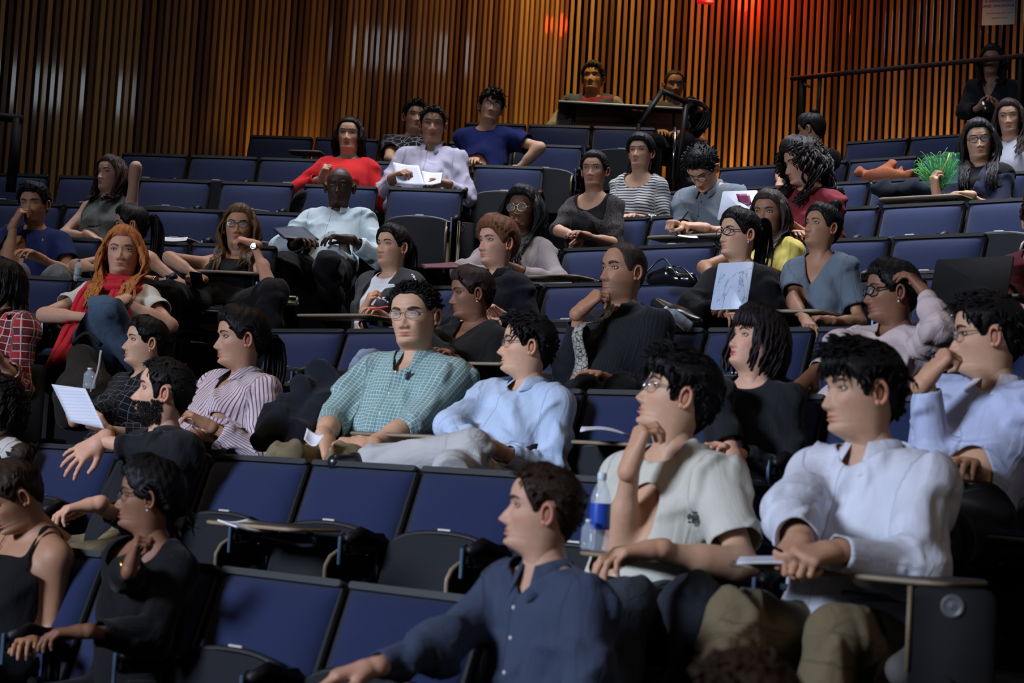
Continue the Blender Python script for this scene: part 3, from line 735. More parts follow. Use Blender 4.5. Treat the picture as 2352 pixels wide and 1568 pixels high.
        if paths: b_ = locks(paths, .0035, .3, 4, .7); v_, f_ = b_.get(); obj('beard', hd(v_), f_, get_hair((.012, .010, .009)), root)
    # ---- garments
    def garment(name, material, dl, sleeve=1., neckcut=('crew', .03), amp=.006, low=0., leg=False, cuff=0., bare=False, openf=0., ease=0., hood=False, nosleeve=False, coarse=1.):
        S = SDF(vox*coarse, .035); ease = ease*.62
        if not leg:
            torso(S, dl, 1.03)
            if not nosleeve:
                for nm, sg, Sh, E_, T, fd, A in arms:
                    fold = .006
                    if sleeve <= 1.0:
                        S.rc(Sh, Sh+(E_-Sh)*sleeve, .052*s*am+dl+ease, (.043*s*am+dl+ease*1.6), 1, .04)
                    else:
                        S.rc(Sh, E_, .051*s*am+dl+ease, .041*s*am+dl+ease, 1, .04); e2 = E_+(T-E_)*min(sleeve-1, .97); S.rc(E_, e2, .041*s*am+dl+ease*.8, .030*s*am+dl*.8+ease*.4+cuff, 2, .03)
            lowp = Hip-u*.06*s
        else:
            S.rc(Hip-lat*.060*s+u*.02, Hip+lat*.060*s+u*.02, .114*hv*s+dl, .114*hv*s+dl, 0, .05); S.rc(Hip+u*.06*s-lat*.05*s, Hip+u*.06*s+lat*.05*s, .105*hv*s+dl, .105*hv*s+dl, 0, .05)
            for nm, sg, hj, Kp, An in legs:
                S.rc(hj, Kp, .090*s*hv+dl, .062*s+dl, 3, .035); S.rc(Kp, An, .062*s+dl, .047*s+dl+.006, 4, .02)
        V, Q = S.mesh(); V = relax(V, Q, 2)
        # garment coordinates by nearest limb
        if not leg:
            segs = [(0, Hip, Cc, lat)]+[(1, Sh, E_, None) for _, _, Sh, E_, T, _, _ in arms]+[(2, E_, T, None) for _, _, Sh, E_, T, _, _ in arms]; rr = [.15*s, .05*s, .05*s, .04*s, .04*s]
        else:
            segs = [(0, Hip, Hip+u*.1, lat)]+[(3, hj, Kp, None) for _, _, hj, Kp, An in legs]+[(4, Kp, An, None) for _, _, hj, Kp, An in legs]; rr = [.12*s, .08*s, .08*s, .05*s, .05*s]
        bd = np.full(len(V), 9.); CL = np.zeros((len(V), 3)); g = np.zeros(len(V), int); tt = np.zeros(len(V))
        for (gid, a, b, lt), r_ in zip(segs, rr):
            ab = b-a; t = np.clip((V-a)@ab/(ab@ab), 0, 1); dd = np.linalg.norm(V-(a+t[:, None]*ab), axis=1)-r_
            m = dd < bd; bd[m] = dd[m]; w = nrm(ab)
            if lt is None: e1 = nrm(np.cross(w, fr) if abs(w.dot(fr)) < .9 else np.cross(w, u)); e2 = np.cross(w, e1); rel = V-a; ang = np.arctan2(rel@e2, rel@e1); X = np.stack([ang*.05*s, rel@e2, rel@w], 1)
            else: rel = V-a; X = np.stack([rel@lt, rel@fr, rel@w], 1)
            CL[m] = X[m]; g[m] = gid; tt[m] = t[m]
        ad = np.full(len(V), 9.)
        for (gid, a, b, lt) in segs[1:]:
            ab = b-a; t = np.clip((V-a)@ab/(ab@ab), 0, 1); d1_ = np.linalg.norm(V-(a+t[:, None]*ab), axis=1); m = (d1_ < ad); ad[m] = d1_[m]
        if not leg:
            for (gid, a, b, lt) in segs[3:]:
                ab = b-a; t = np.clip((V-a)@ab/(ab@ab), 0, 1); d1_ = np.linalg.norm(V-(a+t[:, None]*ab), axis=1); m = (g == 0) & (d1_ < .066*s+ease+dl*.5)
                w = nrm(ab); e1 = nrm(np.cross(w, fr) if abs(w.dot(fr)) < .9 else np.cross(w, u)); e2 = np.cross(w, e1); rel = V-a; ang = np.arctan2(rel@e2, rel@e1); X = np.stack([ang*.05*s, rel@e2, rel@w], 1); CL[m] = X[m]; g[m] = 2; tt[m] = t[m]
        Nn = vnormals(V, Q); loc = np.stack([(V-Hip)@lat, (V-Hip)@fr, (V-Hip)@u], 1)
        wr = wrinkle(loc, p['seed']+len(name), amp, .12)
        mid = np.exp(-((tt-1)/.25)**2)*(g == 1)+np.exp(-(tt/.25)**2)*((g == 2)|(g == 1)|(g == 4))+np.exp(-((tt-1)/.25)**2)*(g == 3)
        wr = wr*(1+.9*mid)+ (g == 2)*.35*wrinkle(CL*np.array([.4, .4, 2.2]), p['seed']+3, amp, .1)
        V = V+Nn*np.clip(wr, -.0035, .016)[:, None]
        keep = np.ones(len(V), bool)
        rel = V-Nk; zz = rel@u; xx = rel@lat; yy = rel@fr
        if not leg:
            keep &= ~((np.hypot(xx, yy-.004) < .056*s+.003) & (zz > .0*s))
            keep &= zz < .075*s
            kind, dp = neckcut
            if kind == 'v': keep &= ~((yy > 0) & (zz > -dp*s) & (np.abs(xx) < .062*s*(1+zz/(dp*s))))
            elif kind == 'scoop': keep &= ~((yy > -.03) & ((xx/(.092*s))**2+(np.minimum(zz, 0)/(dp*s))**2 < 1) & (zz > -dp*s))
            elif kind == 'off': keep &= ~((zz > -dp*s) & (g == 0))
            elif kind == 'tank': keep &= ~((zz > -dp*s) & (np.abs(np.abs(xx)-.085*s) > .012*s) & (g == 0)) ; 
            elif kind == 'crew': keep &= ~((yy > -.02) & ((xx/(.068*s))**2+(np.minimum(zz, 0)/(max(dp, .01)*s))**2 < 1) & (zz > -dp*s))
            if nosleeve or kind == 'tank': keep &= ~((g > 0) | (np.abs(xx) > sw*(.80 if kind == 'tank' else .92)) & (zz > -.13*s))
            keep &= (loc[:, 2] > -.07*s) | p.get('stand', False) | (g > 0)
            if sleeve < 1 and not nosleeve: keep &= ~((g == 1) & (tt > sleeve-.01) & (ad < .060*s*am+dl+ease*2)) & ~((g == 2) & (ad < .058*s*am+dl+ease*2))
            elif sleeve > 1: keep &= ~((g == 2) & (tt > min(sleeve-1, .97)-.01))
            if openf: keep &= ~((np.abs(xx-.0) < openf*s*(1-.5*np.clip(-zz/.4, 0, 1))) & (yy > 0))
        else: keep &= (loc[:, 2] < .10*s) | (g > 0)
        V, Q, CL = compact(V, Q, keep, CL)
        V = smooth_border(V, Q, 8)
        o = obj(name, V, Q, material, root, vec=CL)
        md = o.modifiers.new('cloth_thickness', 'SOLIDIFY'); md.thickness = .0025; md.offset = -1
        return o
    def collar(material, spread=.05, h=.034, r=.064, name='collar', open_=20, tip=.055):
        mb = MB(); n = 36; rows = []
        c = Nk+u*.012*s+fr*.004
        for k, (rr_, hh) in enumerate(((r-.004, -.012), (r-.006, h), (r+.001, h+.004), (r+.030, -.020))):
            row = []
            for i in range(n):
                a = math.radians(open_+(360-2*open_)*i/(n-1)); e = math.exp(-((min(i, n-1-i))/3.0)**2)
                x, y = math.sin(a), math.cos(a)
                dn = (tip*e if k == 3 else (.018*e if k == 0 else .012*e)); out = (.012*e if k == 3 else 0)
                row.append(c+s*(lat*x*(rr_+out)*(1.0)+fr*(y*(rr_+out+.004*(y > 0)))+u*(hh-dn-.014*(y > 0)*y)))
            rows.append(row)
        V = np.array(rows).reshape(-1, 3); Fc = [[k*n+i, k*n+i+1, (k+1)*n+i+1, (k+1)*n+i] for k in range(3) for i in range(n-1)]
        o = obj(name, V, Fc, material, root, vec=np.stack([(V-Hip)@lat, (V-Hip)@fr, (V-Hip)@u], 1)); md = o.modifiers.new('t', 'SOLIDIFY'); md.thickness = .003
        return o
    tops = p.get('top'); mt = tops['m']
    gar = garment(tops.get('name', 'shirt'), mt, tops.get('dl', .010), tops.get('sl', 1.95), tops.get('neck', ('crew', .03)), tops.get('amp', .005), ease=tops.get('ease', .006), nosleeve=tops.get('nosleeve', False), cuff=tops.get('cuff', 0), openf=tops.get('open', 0))
    if tops.get('collar'): collar(tops.get('cm', mt), tip=tops.get('tip', .05), open_=tops.get('co', 20))
    if tops.get('buttons'):
        me = gar.data; co = np.empty(len(me.vertices)*3, np.float32); me.vertices.foreach_get('co', co); co = co.reshape(-1, 3)
        Mw = MATW[root.name]; W3 = co@Mw[:3, :3].T+Mw[:3, 3]; X = (W3-Nk)@lat; Z = (W3-Nk)@u; Yf = (W3-Nk)@fr
        for zb in np.arange(-.08, -.36, -.085)*s:
            m = (np.abs(X) < .012) & (np.abs(Z-zb) < .012) & (Yf > 0)
            if m.any():
                c = W3[np.where(m)[0][np.argmax(Yf[m])]]+fr*.001; v, f = ball(c, (.0055, .0055, .0022), 8, 5, np.array([lat, u, fr])); obj('button', v, f, M['pearl'] if tops.get('buttons') == 1 else M['black'], root)
    for extra in p.get('layers', ()): garment(**extra)
    if p.get('legs') is not None:
        garment('trousers', p['legs'], .010, leg=True, amp=.006)
    if p.get('legs') is not None and (q > .2):
        for nm, sg, hj, Kp, An in legs:
            mb = MB(); dn = nrm(An-Kp); fo = nrm(fb-dn*fb.dot(dn)); c = An+dn*.045*s; A = frame_at(c, np.cross(fo, -dn), fo)
            S = SDF(.009, .02); S.rc(c-fo*.035*s, c+fo*.04*s, .040*s, .040*s); S.rc(c+fo*.04*s+dn*.01*s, c+fo*.15*s+dn*.018*s, .042*s, .032*s)
            v, f = S.mesh(); h = (v-c)@dn; v = v-dn*np.maximum(h-.042*s, 0)[:, None]; obj('shoe', v, f, p.get('shoes', M['black']), root)
    # ---- hair
    if p.get('hair'):
        st = p['hair']; v, f = build_hair(st, hp, p['seed'], q)
        w = hd(v)
        if st['style'] in ('long', 'curly', 'pony'):
            me = gar.data; co = np.empty(len(me.vertices)*3, np.float32); me.vertices.foreach_get('co', co); Mw = MATW[root.name]; gw = co.reshape(-1, 3)@Mw[:3, :3].T+Mw[:3, 3]-Nk
            gx, gz, gf = gw@lat, gw@u, gw@fr; bx_ = .02; ix = np.round(gx/bx_).astype(int)+40; iz = np.round(gz/bx_).astype(int)+40; mp_ = np.full((81, 81), -9.); ok = (ix >= 0) & (ix < 81) & (iz >= 0) & (iz < 81)
            np.maximum.at(mp_, (ix[ok], iz[ok]), gf[ok]); m1 = mp_.copy()
            for dx_ in (-1, 0, 1):
                for dz_ in (-1, 0, 1): m1 = np.maximum(m1, np.roll(np.roll(mp_, dx_, 0), dz_, 1))
            r_ = w-Nk; hx, hz, hf = r_@lat, r_@u, r_@fr; jx = np.clip(np.round(hx/bx_).astype(int)+40, 0, 80); jz = np.clip(np.round(hz/bx_).astype(int)+40, 0, 80); tgt = m1[jx, jz]+st.get('lift', .004)+.30*np.clip(hf-.0, 0, .06)
            mk = (hz < .03) & (hf > -.035) & (tgt > -1) & (tgt > hf); w = w+(np.where(mk, tgt-hf, 0)*np.clip((.03-hz)/.05, 0, 1))[:, None]*fr
        obj('hair', w, f, get_hair(st.get('col', (.012, .010, .009))), root)
    # ---- spectacles
    if p.get('glasses'):
        G = p['glasses']; mb = MB(); ml = MB(); w, h = G.get('w', .024), G.get('h', .017); rt = G.get('t', .0018); cz = G.get('z', -.004)
        for sd in (-1, 1):
            c = np.array([sd*.0335, .0985, cz]); pts = []
            e = G.get('e', 2.6)
            for i in range(24):
                a = 2*PI*i/24; ca, sa = math.cos(a), math.sin(a); rx = np.sign(ca)*abs(ca)**(2/e)*w; rz = np.sign(sa)*abs(sa)**(2/e)*h
                pts.append(c+np.array([rx, -abs(rx+sd*.034)**2*2.2+.002, rz]))
            v, f = tube(pts, rt, 6, closed=True, cap=False); mb.add(v, f); ml.add(np.array(pts+[c+np.array([0, 0, 0])]), [[i, (i+1) % 24, 24] for i in range(24)])
            tp = [c+np.array([sd*w, -.008, .006]), np.array([sd*.072, .075, .004]), np.array([sd*.083, .01, .006]), np.array([sd*.083, -.016, -.002]), np.array([sd*.081, -.03, -.022])]
            v, f = tube(catmull(tp, 12), rt*.9, 6); mb.add(v, f)
        v, f = tube(catmull([(-.0335+w, .0995, cz+.004), (0, .104, cz+.008), (.0335-w, .0995, cz+.004)], 7), rt, 6); mb.add(v, f)
        v, f = mb.get(); g = obj('glasses', hd(v), f, G.get('m', M['rimblack']), root)
        v, f = ml.get(); obj('lens', hd(v), f, M['lens'], g)
    if p.get('ring'):
        for sd in (-1, 1):
            v, f = ball((sd*.0785, -.002, -.046), .0045, 8, 6); obj('earring', hd(v), f, M['pearl'], root)
    # ---- wrist watch or bracelet
    for nm, sg, Sh, E_, T, fd, A in arms:
        if A.get('watch'):
            c = T-nrm(T-E_)*.022*s; w = nrm(T-E_); e1 = nrm(np.cross(w, (0.1, .2, 1.))); e2 = np.cross(w, e1); R = .0275*s*(.92 if fem else 1)
            v, f = tube([c+R*(e1*math.cos(a)+e2*math.sin(a)) for a in np.linspace(0, 2*PI, 20, endpoint=False)], .0045 if A['watch'] != 'band' else .005, 6, closed=True, cap=False); wt = obj('watch' if A['watch'] != 'band' else 'bracelet', v, f, {'gold': M['gold'], 'band': M['black'], 'steel': M['chrome'], 'black': M['black']}[A['watch']], root)
            if A['watch'] != 'band':
                o_ = nrm(np.array([-.25, -1, .15])-w*np.dot([-.25, -1, .15], w)); A3 = frame_at(c, w, np.cross(o_, w)); v, f = lathe(c+o_*R*1.05, [(.018, -.004), (.0205, -.001), (.0205, .004), (.017, .006), (.015, .0055)], 18, np.array([A3[0], A3[1], np.cross(A3[0], A3[1])])); obj('watch_case', v, f, {'gold': M['gold'], 'steel': M['chrome'], 'black': M['black']}[A['watch']], wt)
    info = dict(root=root, H=H, HA=HA, Nk=Nk, u=u, lat=lat, fr=fr, Hip=Hip, s=s, arms={a[0]: a for a in arms}, legs={l[0]: l for l in legs}, Y=Y, fb=fb, floor=flo, Cc=Cc, garment=gar)
    PEOPLE.append(info); return info
# ------------------------------------------------------------------ the tiers: two fans of rows
BLK = {'R': (-35.921, -37.811, 55.788, .9865, -.3763, .3473, .0003), 'L': (-132.28, -937.79, 952.855, .9095, -.4274, .3307, .0007)}
SP = .56; BACK = .93
def rowR(b, k): return BLK[b][2]+k*BLK[b][3]
def rowz(b, k): return BLK[b][4]+BLK[b][5]*k+BLK[b][6]*k*k
def rowpt(b, k, ph, off=0.):        # off: metres towards the stage
    ax, ay = BLK[b][:2]; R = rowR(b, k)-off
    return np.array([ax+R*math.sin(ph), ay+R*math.cos(ph)])
def rowphi(b, k, px, z=None):
    z = rowz(b, k) if z is None else z
    lo, hi = (.3, math.acos((3.0-BLK[b][1])/rowR(b, k))) if b == 'R' else (.127, .148)
    for _ in range(50):
        m = (lo+hi)/2; q = rowpt(b, k, m)
        if topx((q[0], q[1], z))[0] < px: lo = m
        else: hi = m
    return (lo+hi)/2
def rayY(b, k, px, py, off):
    ax, ay = BLK[b][:2]; R = rowR(b, k)-off; lo, hi = 2., 22.
    for _ in range(50):
        m = (lo+hi)/2; P = at(px, py, m)
        if math.hypot(P[0]-ax, P[1]-ay) < R: lo = m
        else: hi = m
    return (lo+hi)/2
def seat_yaw(b, ph): return math.degrees(ph)       # degrees to picture left
def slab(mb, b, k, p0, p1, o0, o1, zt, zb, n=14):
    ps = np.linspace(p0, p1, n); A = [rowpt(b, k, p, o0) for p in ps]; B = [rowpt(b, k, p, o1) for p in ps]
    V = [(*a, zt) for a in A]+[(*q, zt) for q in B]+[(*a, zb) for a in A]+[(*q, zb) for q in B]; Fc = []
    for i in range(n-1):
        Fc += [[i, i+1, n+i+1, n+i], [2*n+i, 3*n+i, 3*n+i+1, 2*n+i+1], [i+1, i, 2*n+i, 2*n+i+1], [n+i, n+i+1, 3*n+i+1, 3*n+i]]
    Fc += [[0, n, 3*n, 2*n], [n-1, 3*n-1, 4*n-1, 2*n-1]]; mb.add(V, Fc)
# where each block ends at the aisle (picture x on the seat-top line)
LEFT_END = {-1: -300, 0: -200, 1: -100, 2: -20, 3: 82, 4: 400, 5: 640, 6: 868, 7: 1058, 8: 1262, 9: 1400, 10: 1517, 11: 1560}
RIGHT_START = {-1: -700, 0: -300, 1: -120, 2: 240, 3: 560, 4: 868, 5: 1068, 6: 1236, 7: 1400, 8: 1560, 9: 1860, 10: 1950}
fl = MB()
for k in range(-3, 12):
    zf = rowz('R', k)-BACK; p0 = rowphi('R', k, RIGHT_START.get(k, -900)-150); p1 = rowphi('R', k, 3300)
    slab(fl, 'R', k, p0, p1, .80, -.19, zf, -4)
for k in range(0, 13):
    zf = rowz('L', k)-BACK-.012; p0 = rowphi('L', k, -900); p1 = rowphi('L', k, LEFT_END.get(k, 1600)+150)
    slab(fl, 'L', k, p0, p1, .78, -.14, zf, -4)
v, f = fl.get(); v = np.vstack([v, [(-14, -5, -2.2), (14, -5, -2.2), (14, 22, -2.2), (-14, 22, -2.2)]]); f.append([len(v)-4, len(v)-3, len(v)-2, len(v)-1])
zt = rowz('L', 11)-BACK; n0 = len(v)   # the landing behind the last rows
v = np.vstack([v, [(-3.6, 15.9, zt), (.3, 15.3, zt), (6.5, 15.0, zt), (6.5, 19, zt), (-3.6, 19, zt), (-3.6, 15.9, -4), (.3, 15.3, -4), (6.5, 15.0, -4)]]); f += [[n0, n0+1, n0+2, n0+3, n0+4], [n0+5, n0+6, n0+1, n0], [n0+6, n0+7, n0+2, n0+1]]
tag(obj('floor', v, f, M['carpet'], smooth=False), kind='structure')
# ------------------------------------------------------------------ slatted walls
def wood_mat():
    m = mat('slat_wood', (.2, .08, .02), .42, spec=.3, coat=.5); nt = m.node_tree; N = nt.nodes; L = nt.links; b = N['Principled BSDF']
    oi = N.new('ShaderNodeObjectInfo'); tc = N.new('ShaderNodeTexCoord'); mp = N.new('ShaderNodeMapping'); mp.inputs['Scale'].default_value = (40, 40, 1.2)
    ad = N.new('ShaderNodeVectorMath'); ad.operation = 'ADD'; L.new(tc.outputs['Object'], ad.inputs[0]); L.new(oi.outputs['Location'], ad.inputs[1]); L.new(ad.outputs['Vector'], mp.inputs['Vector'])
    n = N.new('ShaderNodeTexNoise'); n.inputs['Scale'].default_value = 2; n.inputs['Detail'].default_value = 5; L.new(mp.outputs['Vector'], n.inputs['Vector'])
    cr_ = N.new('ShaderNodeValToRGB'); e = cr_.color_ramp; e.elements[0].color = (.085, .036, .012, 1); e.elements[1].color = (.36, .20, .06, 1)
    for p, c in ((.3, (.16, .070, .020, 1)), (.55, (.25, .125, .036, 1)), (.8, (.30, .155, .045, 1))): q = e.elements.new(p); q.color = c
    L.new(oi.outputs['Random'], cr_.inputs['Fac'])
    mr = N.new('ShaderNodeMapRange'); mr.inputs[3].default_value = .65; mr.inputs[4].default_value = 1.3; L.new(n.outputs['Fac'], mr.inputs[0])
    vm = N.new('ShaderNodeVectorMath'); vm.operation = 'SCALE'; L.new(cr_.outputs['Color'], vm.inputs[0]); L.new(mr.outputs[0], vm.inputs['Scale']); L.new(vm.outputs['Vector'], b.inputs['Base Color'])
    bp = N.new('ShaderNodeBump'); bp.inputs['Strength'].default_value = .25; bp.inputs['Distance'].default_value = .002; L.new(n.outputs['Fac'], bp.inputs['Height']); L.new(bp.outputs['Normal'], b.inputs['Normal'])
    return m
M['wood'] = wood_mat(); M['wallback'] = mat('black_wall_backing', (.0015, .001, .001), .9, spec=.05)
WALLS = [('wall_left', (-6.3, 11.25), (.37, 16.9), .0637, .041, (2.2, 8)), ('wall_back', (.37, 16.9), (3.32, 16.95), .0655, .036, (2.2, 8)), ('wall_right', (3.32, 16.95), (7.6, 15.15), .0655, .034, (2.2, 8))]
for nm, a, b_, pitch, w, (z0, z1) in WALLS:
    a = np.array(a); b_ = np.array(b_); L_ = np.linalg.norm(b_-a); t = (b_-a)/L_; n = np.array([t[1], -t[0]])     # towards the room
    root = bpy.data.objects.new(nm, make_mesh(nm, *rbox((L_/2, .02, 0), (L_+.2, .03, 9.), .001), M['wallback'], smooth=False)); COL.objects.link(root)
    rz = math.atan2(t[1], t[0]); root.location = (a[0], a[1], 3.4); root.rotation_euler = (0, 0, rz); tag(root, kind='structure')
    # local +y points away from the room; slats stand proud towards the room (-y)
    root.data.transform(Matrix.Translation((0, .06, 0)))
    sv, sf = rbox((0, 0, 0), (w, .050, 9.0), .004); me = make_mesh('slat', sv, sf, M['wood'], smooth=False)
    for i in range(int(L_/pitch)):
        s_ = bpy.data.objects.new('slat', me); COL.objects.link(s_); s_.parent = root; s_.location = (pitch*(i+.5), -.004+.003*random.random(), 0); s_.rotation_euler = (0, 0, math.radians(random.uniform(-2.2, 2.2)))
tag(obj('ceiling', *rbox((0, 8, 7.9), (18, 26, .1), .01), M['black'], smooth=False), kind='structure')
# wall washers: lamps in the ceiling slot close to the slats, and low strip lamps behind the last row
def wash(wall, u_, z, out, tz, p, col=(1.0, .68, .28), ang=60, bl=.9):
    nm, a, b_ = WALLS[wall][:3]; a = np.array(a); b_ = np.array(b_); t = (b_-a)/np.linalg.norm(b_-a); n = np.array([t[1], -t[0]]); P = a+t*u_*np.linalg.norm(b_-a)
    spot('wall_washer', (P[0]+n[0]*out, P[1]+n[1]*out, z), (P[0], P[1], tz), p, col, ang, bl, .06)
wash(0, .985, 6.9, .8, 4.4, 420, ang=60); wash(1, .10, 6.9, .8, 4.3, 420, ang=64); wash(0, .86, 6.9, 1.0, 4.2, 170, ang=64); wash(1, .34, 6.9, .8, 4.0, 120, ang=64)
wash(0, .70, 6.9, 1.0, 3.9, 70, (1., .68, .36), ang=64); wash(0, .50, 6.9, 1.0, 3.6, 26, ang=64); wash(0, .30, 6.9, 1.0, 3.6, 16, ang=64)
wash(1, .52, 2.75, .5, 3.5, 45, (1., .60, .20), ang=120); wash(1, .84, 2.75, .5, 3.4, 32, (1., .60, .20), ang=120); wash(1, .2, 2.75, .5, 3.4, 26, (1., .60, .20), ang=120)
wash(2, .14, 2.9, .45, 3.3, 34, (1., .60, .20), ang=120); wash(2, .30, 2.9, .45, 3.3, 34, (1., .60, .20), ang=120)
wash(0, .575, 2.1, .45, 2.8, 30, (1., .56, .18), ang=110); wash(0, .635, 2.1, .45, 2.9, 26, (1., .56, .18), ang=110)
# ------------------------------------------------------------------ theatre seats
def seat_mesh():
    G = {}
    # back rest: reclined trapezoid with a padded face.  local: x right of the sitter, y towards the stage, z up; origin on the tier under the back top
    rec = math.radians(20)
    ay = np.array([0, -math.sin(rec), math.cos(rec)]); ax = np.array([1., 0, 0]); az = np.cross(ay, ax)*-1
    nrm_f = np.array([0, math.cos(rec), math.sin(rec)])
    top = np.array([0, 0, BACK])
    nx, ny = 14, 12; V = []
    for j in range(ny+1):
        for i in range(nx+1):
            a, b = -1+2*i/nx, -1+2*j/ny
            a2, b2 = np.sign(a)*(1-(1-abs(a))**1.7), np.sign(b)*(1-(1-abs(b))**1.7)
            hw = .258-.010*(1-(b2+1)/2); x = a2*hw; h = -.245+b2*.222; e = max(abs(a2), abs(b2)); d = .036*(1-e**7)+.012*(1-a2*a2)*(1-b2*b2*.6)
            k = .988 if e > .999 else 1; V.append(top+ax*x*k+ay*h+nrm_f*(.018+d))
    Fc = [[j*(nx+1)+i+1, j*(nx+1)+i, (j+1)*(nx+1)+i, (j+1)*(nx+1)+i+1] for j in range(ny) for i in range(nx)]
    G['backrest_cushion'] = (V, Fc, M['fabric'], True)
    o = rrect(.540, .520, .022, 4, 0, -.258); v1 = prism(o, top-nrm_f*.022, -ax, ay, .040, .008)
    G['back_shell'] = (*v1, M['shell'], False)
    mb = MB(); mb.add(*prism(rrect(.536, .022, .010, 3, 0, -.009), top-nrm_f*.018, -ax, ay, .052, .006)); G['top_trim'] = (*mb.get(), M['rim'], False)
    # pan
    def pan(up):
        n = 12; w = .235; out = [(-w, -.02)]+[(-w*math.cos(PI*i/n)*1.0, .30+.075*math.sin(PI*i/n)**.8) for i in range(n+1)]+[(w, -.02)]
        out = out[::-1] if up is None else out
        if up: o = np.array([0, .305, .355]); axy = nrm([0, -.26, 1.]); th = .065
        else: o = np.array([0, .24, .425]); axy = nrm([0, 1., .08]); th = .065
        nn = nrm(np.cross([1., 0, 0], axy))
        sh = prism(out, o-nn*(.035 if not up else .0), [1, 0, 0], axy, .045, .010)
        I = [(x*.965, .0+y*.975) for x, y in out]
        cu = prism(I, o+nn*(.012 if not up else .040), [1, 0, 0], axy, .045, .018)
        e = o+np.array([0, 0, 0])+axy*.375+nn*(.008 if up else .0)
        A = np.array([[1, 0, 0], axy, nn]).T
        rimp = [o+np.array([1, 0, 0])*x+axy*y+nn*.018 for x, y in out]
        rim = tube(rimp, .013, 6)
        pl = rbox(e+axy*.012+nn*.012, (.060, .010, .016), .003, A)
        return sh, cu, pl, rim
    sh, cu, pl, rim = pan(True); G['up'] = [('pan_shell', *sh, M['pan'], False), ('pan_cushion', *cu, M['fabric'], False), ('pan_rim', *rim, M['rim'], True), ('number_plate', *pl, M['plate'], False)]
    sh, cu, pl, rim = pan(False); G['down'] = [('pan_shell', *sh, M['pan'], False), ('pan_cushion', *cu, M['fabric'], False), ('pan_rim', *rim, M['rim'], True), ('number_plate', *pl, M['plate'], False)]
    # arm on the wearer's left (picture right), folded tablet hanging beside it
    X = -.280
    v = MB(); v.add(*rbox((X, .30, .66), (.055, .20, .075), .018)); v.add(*rbox((X, .22, .56), (.040, .06, .20), .01)); v.add(*tube([(X-.01, .20, .66), (X-.01, .33, .70), (X-.01, .40, .67)], .022, 8)); G['arm'] = (*v.get(), M['shell'], True)
    G['arm_post'] = (*rbox((X+.012, .405, .635), (.014, .010, .10), .003), M['steel'], False)
    o = [(-.10, -.17), (.10, -.17), (.11, .10)]+[(.11*math.cos(a)*1., .10+.07*math.sin(a)) for a in np.linspace(.15, PI-.1, 7)]+[(-.11, .10)]
    G['folded_tablet'] = (*prism(o, (X+.034, .33, .47), (0, 1, 0), (0, 0, 1), .014, .003), M['pan'], False)
    G['edge_band'] = (*tube([(X+.041, .33+y, .47+z) for y, z in o[1:9]], .0085, 6), M['lam'], True)
    v = MB(); v.add(*rbox((X, .25, .27), (.045, .10, .54), .01)); v.add(*rbox((X, .25, .015), (.09, .34, .03), .008)); v.add(*rbox((X+.28, .16, .36), (.56, .03, .04), .006)); G['standard'] = (*v.get(), M['shell'], False)
    return G
SG = seat_mesh(); SME = {}
def sme(n, v, f, m, s):
    if n not in SME: SME[n] = make_mesh(n.split('#')[0], v, f, m, smooth=s)
    return SME[n]
OCC = []      # (block, row, phi) of people
SEATS = []
ORD = ['first', 'second', 'third', 'fourth', 'fifth', 'sixth', 'seventh', 'eighth', 'ninth', 'tenth', 'eleventh', 'twelfth', 'thirteenth', 'fourteenth', 'fifteenth', 'sixteenth', 'seventeenth', 'eighteenth']
def build_seat(b, k, ph, label, occupied, group):
    P = rowpt(b, k, ph); z = rowz(b, k)-BACK; yaw = ph; rz = PI-yaw      # local +y -> (-sin, -cos)
    t = thing('theatre_seat', (P[0], P[1], z), rz, label, 'seat', group)
    parts = [(n, *SG[n]) for n in ('back_shell', 'backrest_cushion', 'top_trim', 'arm', 'arm_post', 'standard')]+[(x[0]+'#'+('d' if occupied else 'u'), *x[1:]) for x in SG['down' if occupied else 'up']]
    if not occupied: parts += [('folded_tablet', *SG['folded_tablet']), ('edge_band', *SG['edge_band'])]
    par = None
    for n, v, f, m, s in parts:
        nn = n.split('#')[0]; o = bpy.data.objects.new(nn, sme(n, v, f, m, s)); COL.objects.link(o)
        if nn == 'pan_shell': pan_o = o
        if nn in ('pan_rim', 'number_plate'): o.parent = pan_o; MATW[o.name] = MATW[t.name]
        elif nn == 'top_trim': o.parent = shell_o
        elif nn == 'arm_post': o.parent = arm_o
        elif nn == 'edge_band': o.parent = fold_o; o['label'] = 'tan edge band'
        else: o.parent = t
        if nn == 'back_shell': shell_o = o
        if nn == 'arm': arm_o = o
        if nn == 'folded_tablet': fold_o = o
    SEATS.append((b, k, ph, t)); return t
ROWS = [('R', -1, 300, 300, 1400), ('R', 0, 518, -330, 1360), ('R', 1, 723, -150, 2250), ('R', 2, 1352, 250, 2600), ('R', 3, 801, 600, 2500), ('R', 4, 1254, 880, 2480), ('R', 5, 1651, 1075, 2440), ('R', 6, 2027, 1245, 2440), ('R', 7, 2003, 1410, 2420), ('R', 8, 1800, 1600, 2430), ('R', 9, 1944, 1850, 2420),
        ('L', 3, 82, -190, 100), ('L', 4, 176, -180, 402), ('L', 5, 440, -200, 645), ('L', 6, 517, -160, 872), ('L', 7, 689, -60, 1075), ('L', 8, 597, 290, 1275), ('L', 9, 723, 565, 1405), ('L', 10, 1360, 1065, 1525), ('L', 11, 1247, 1140, 1260)]
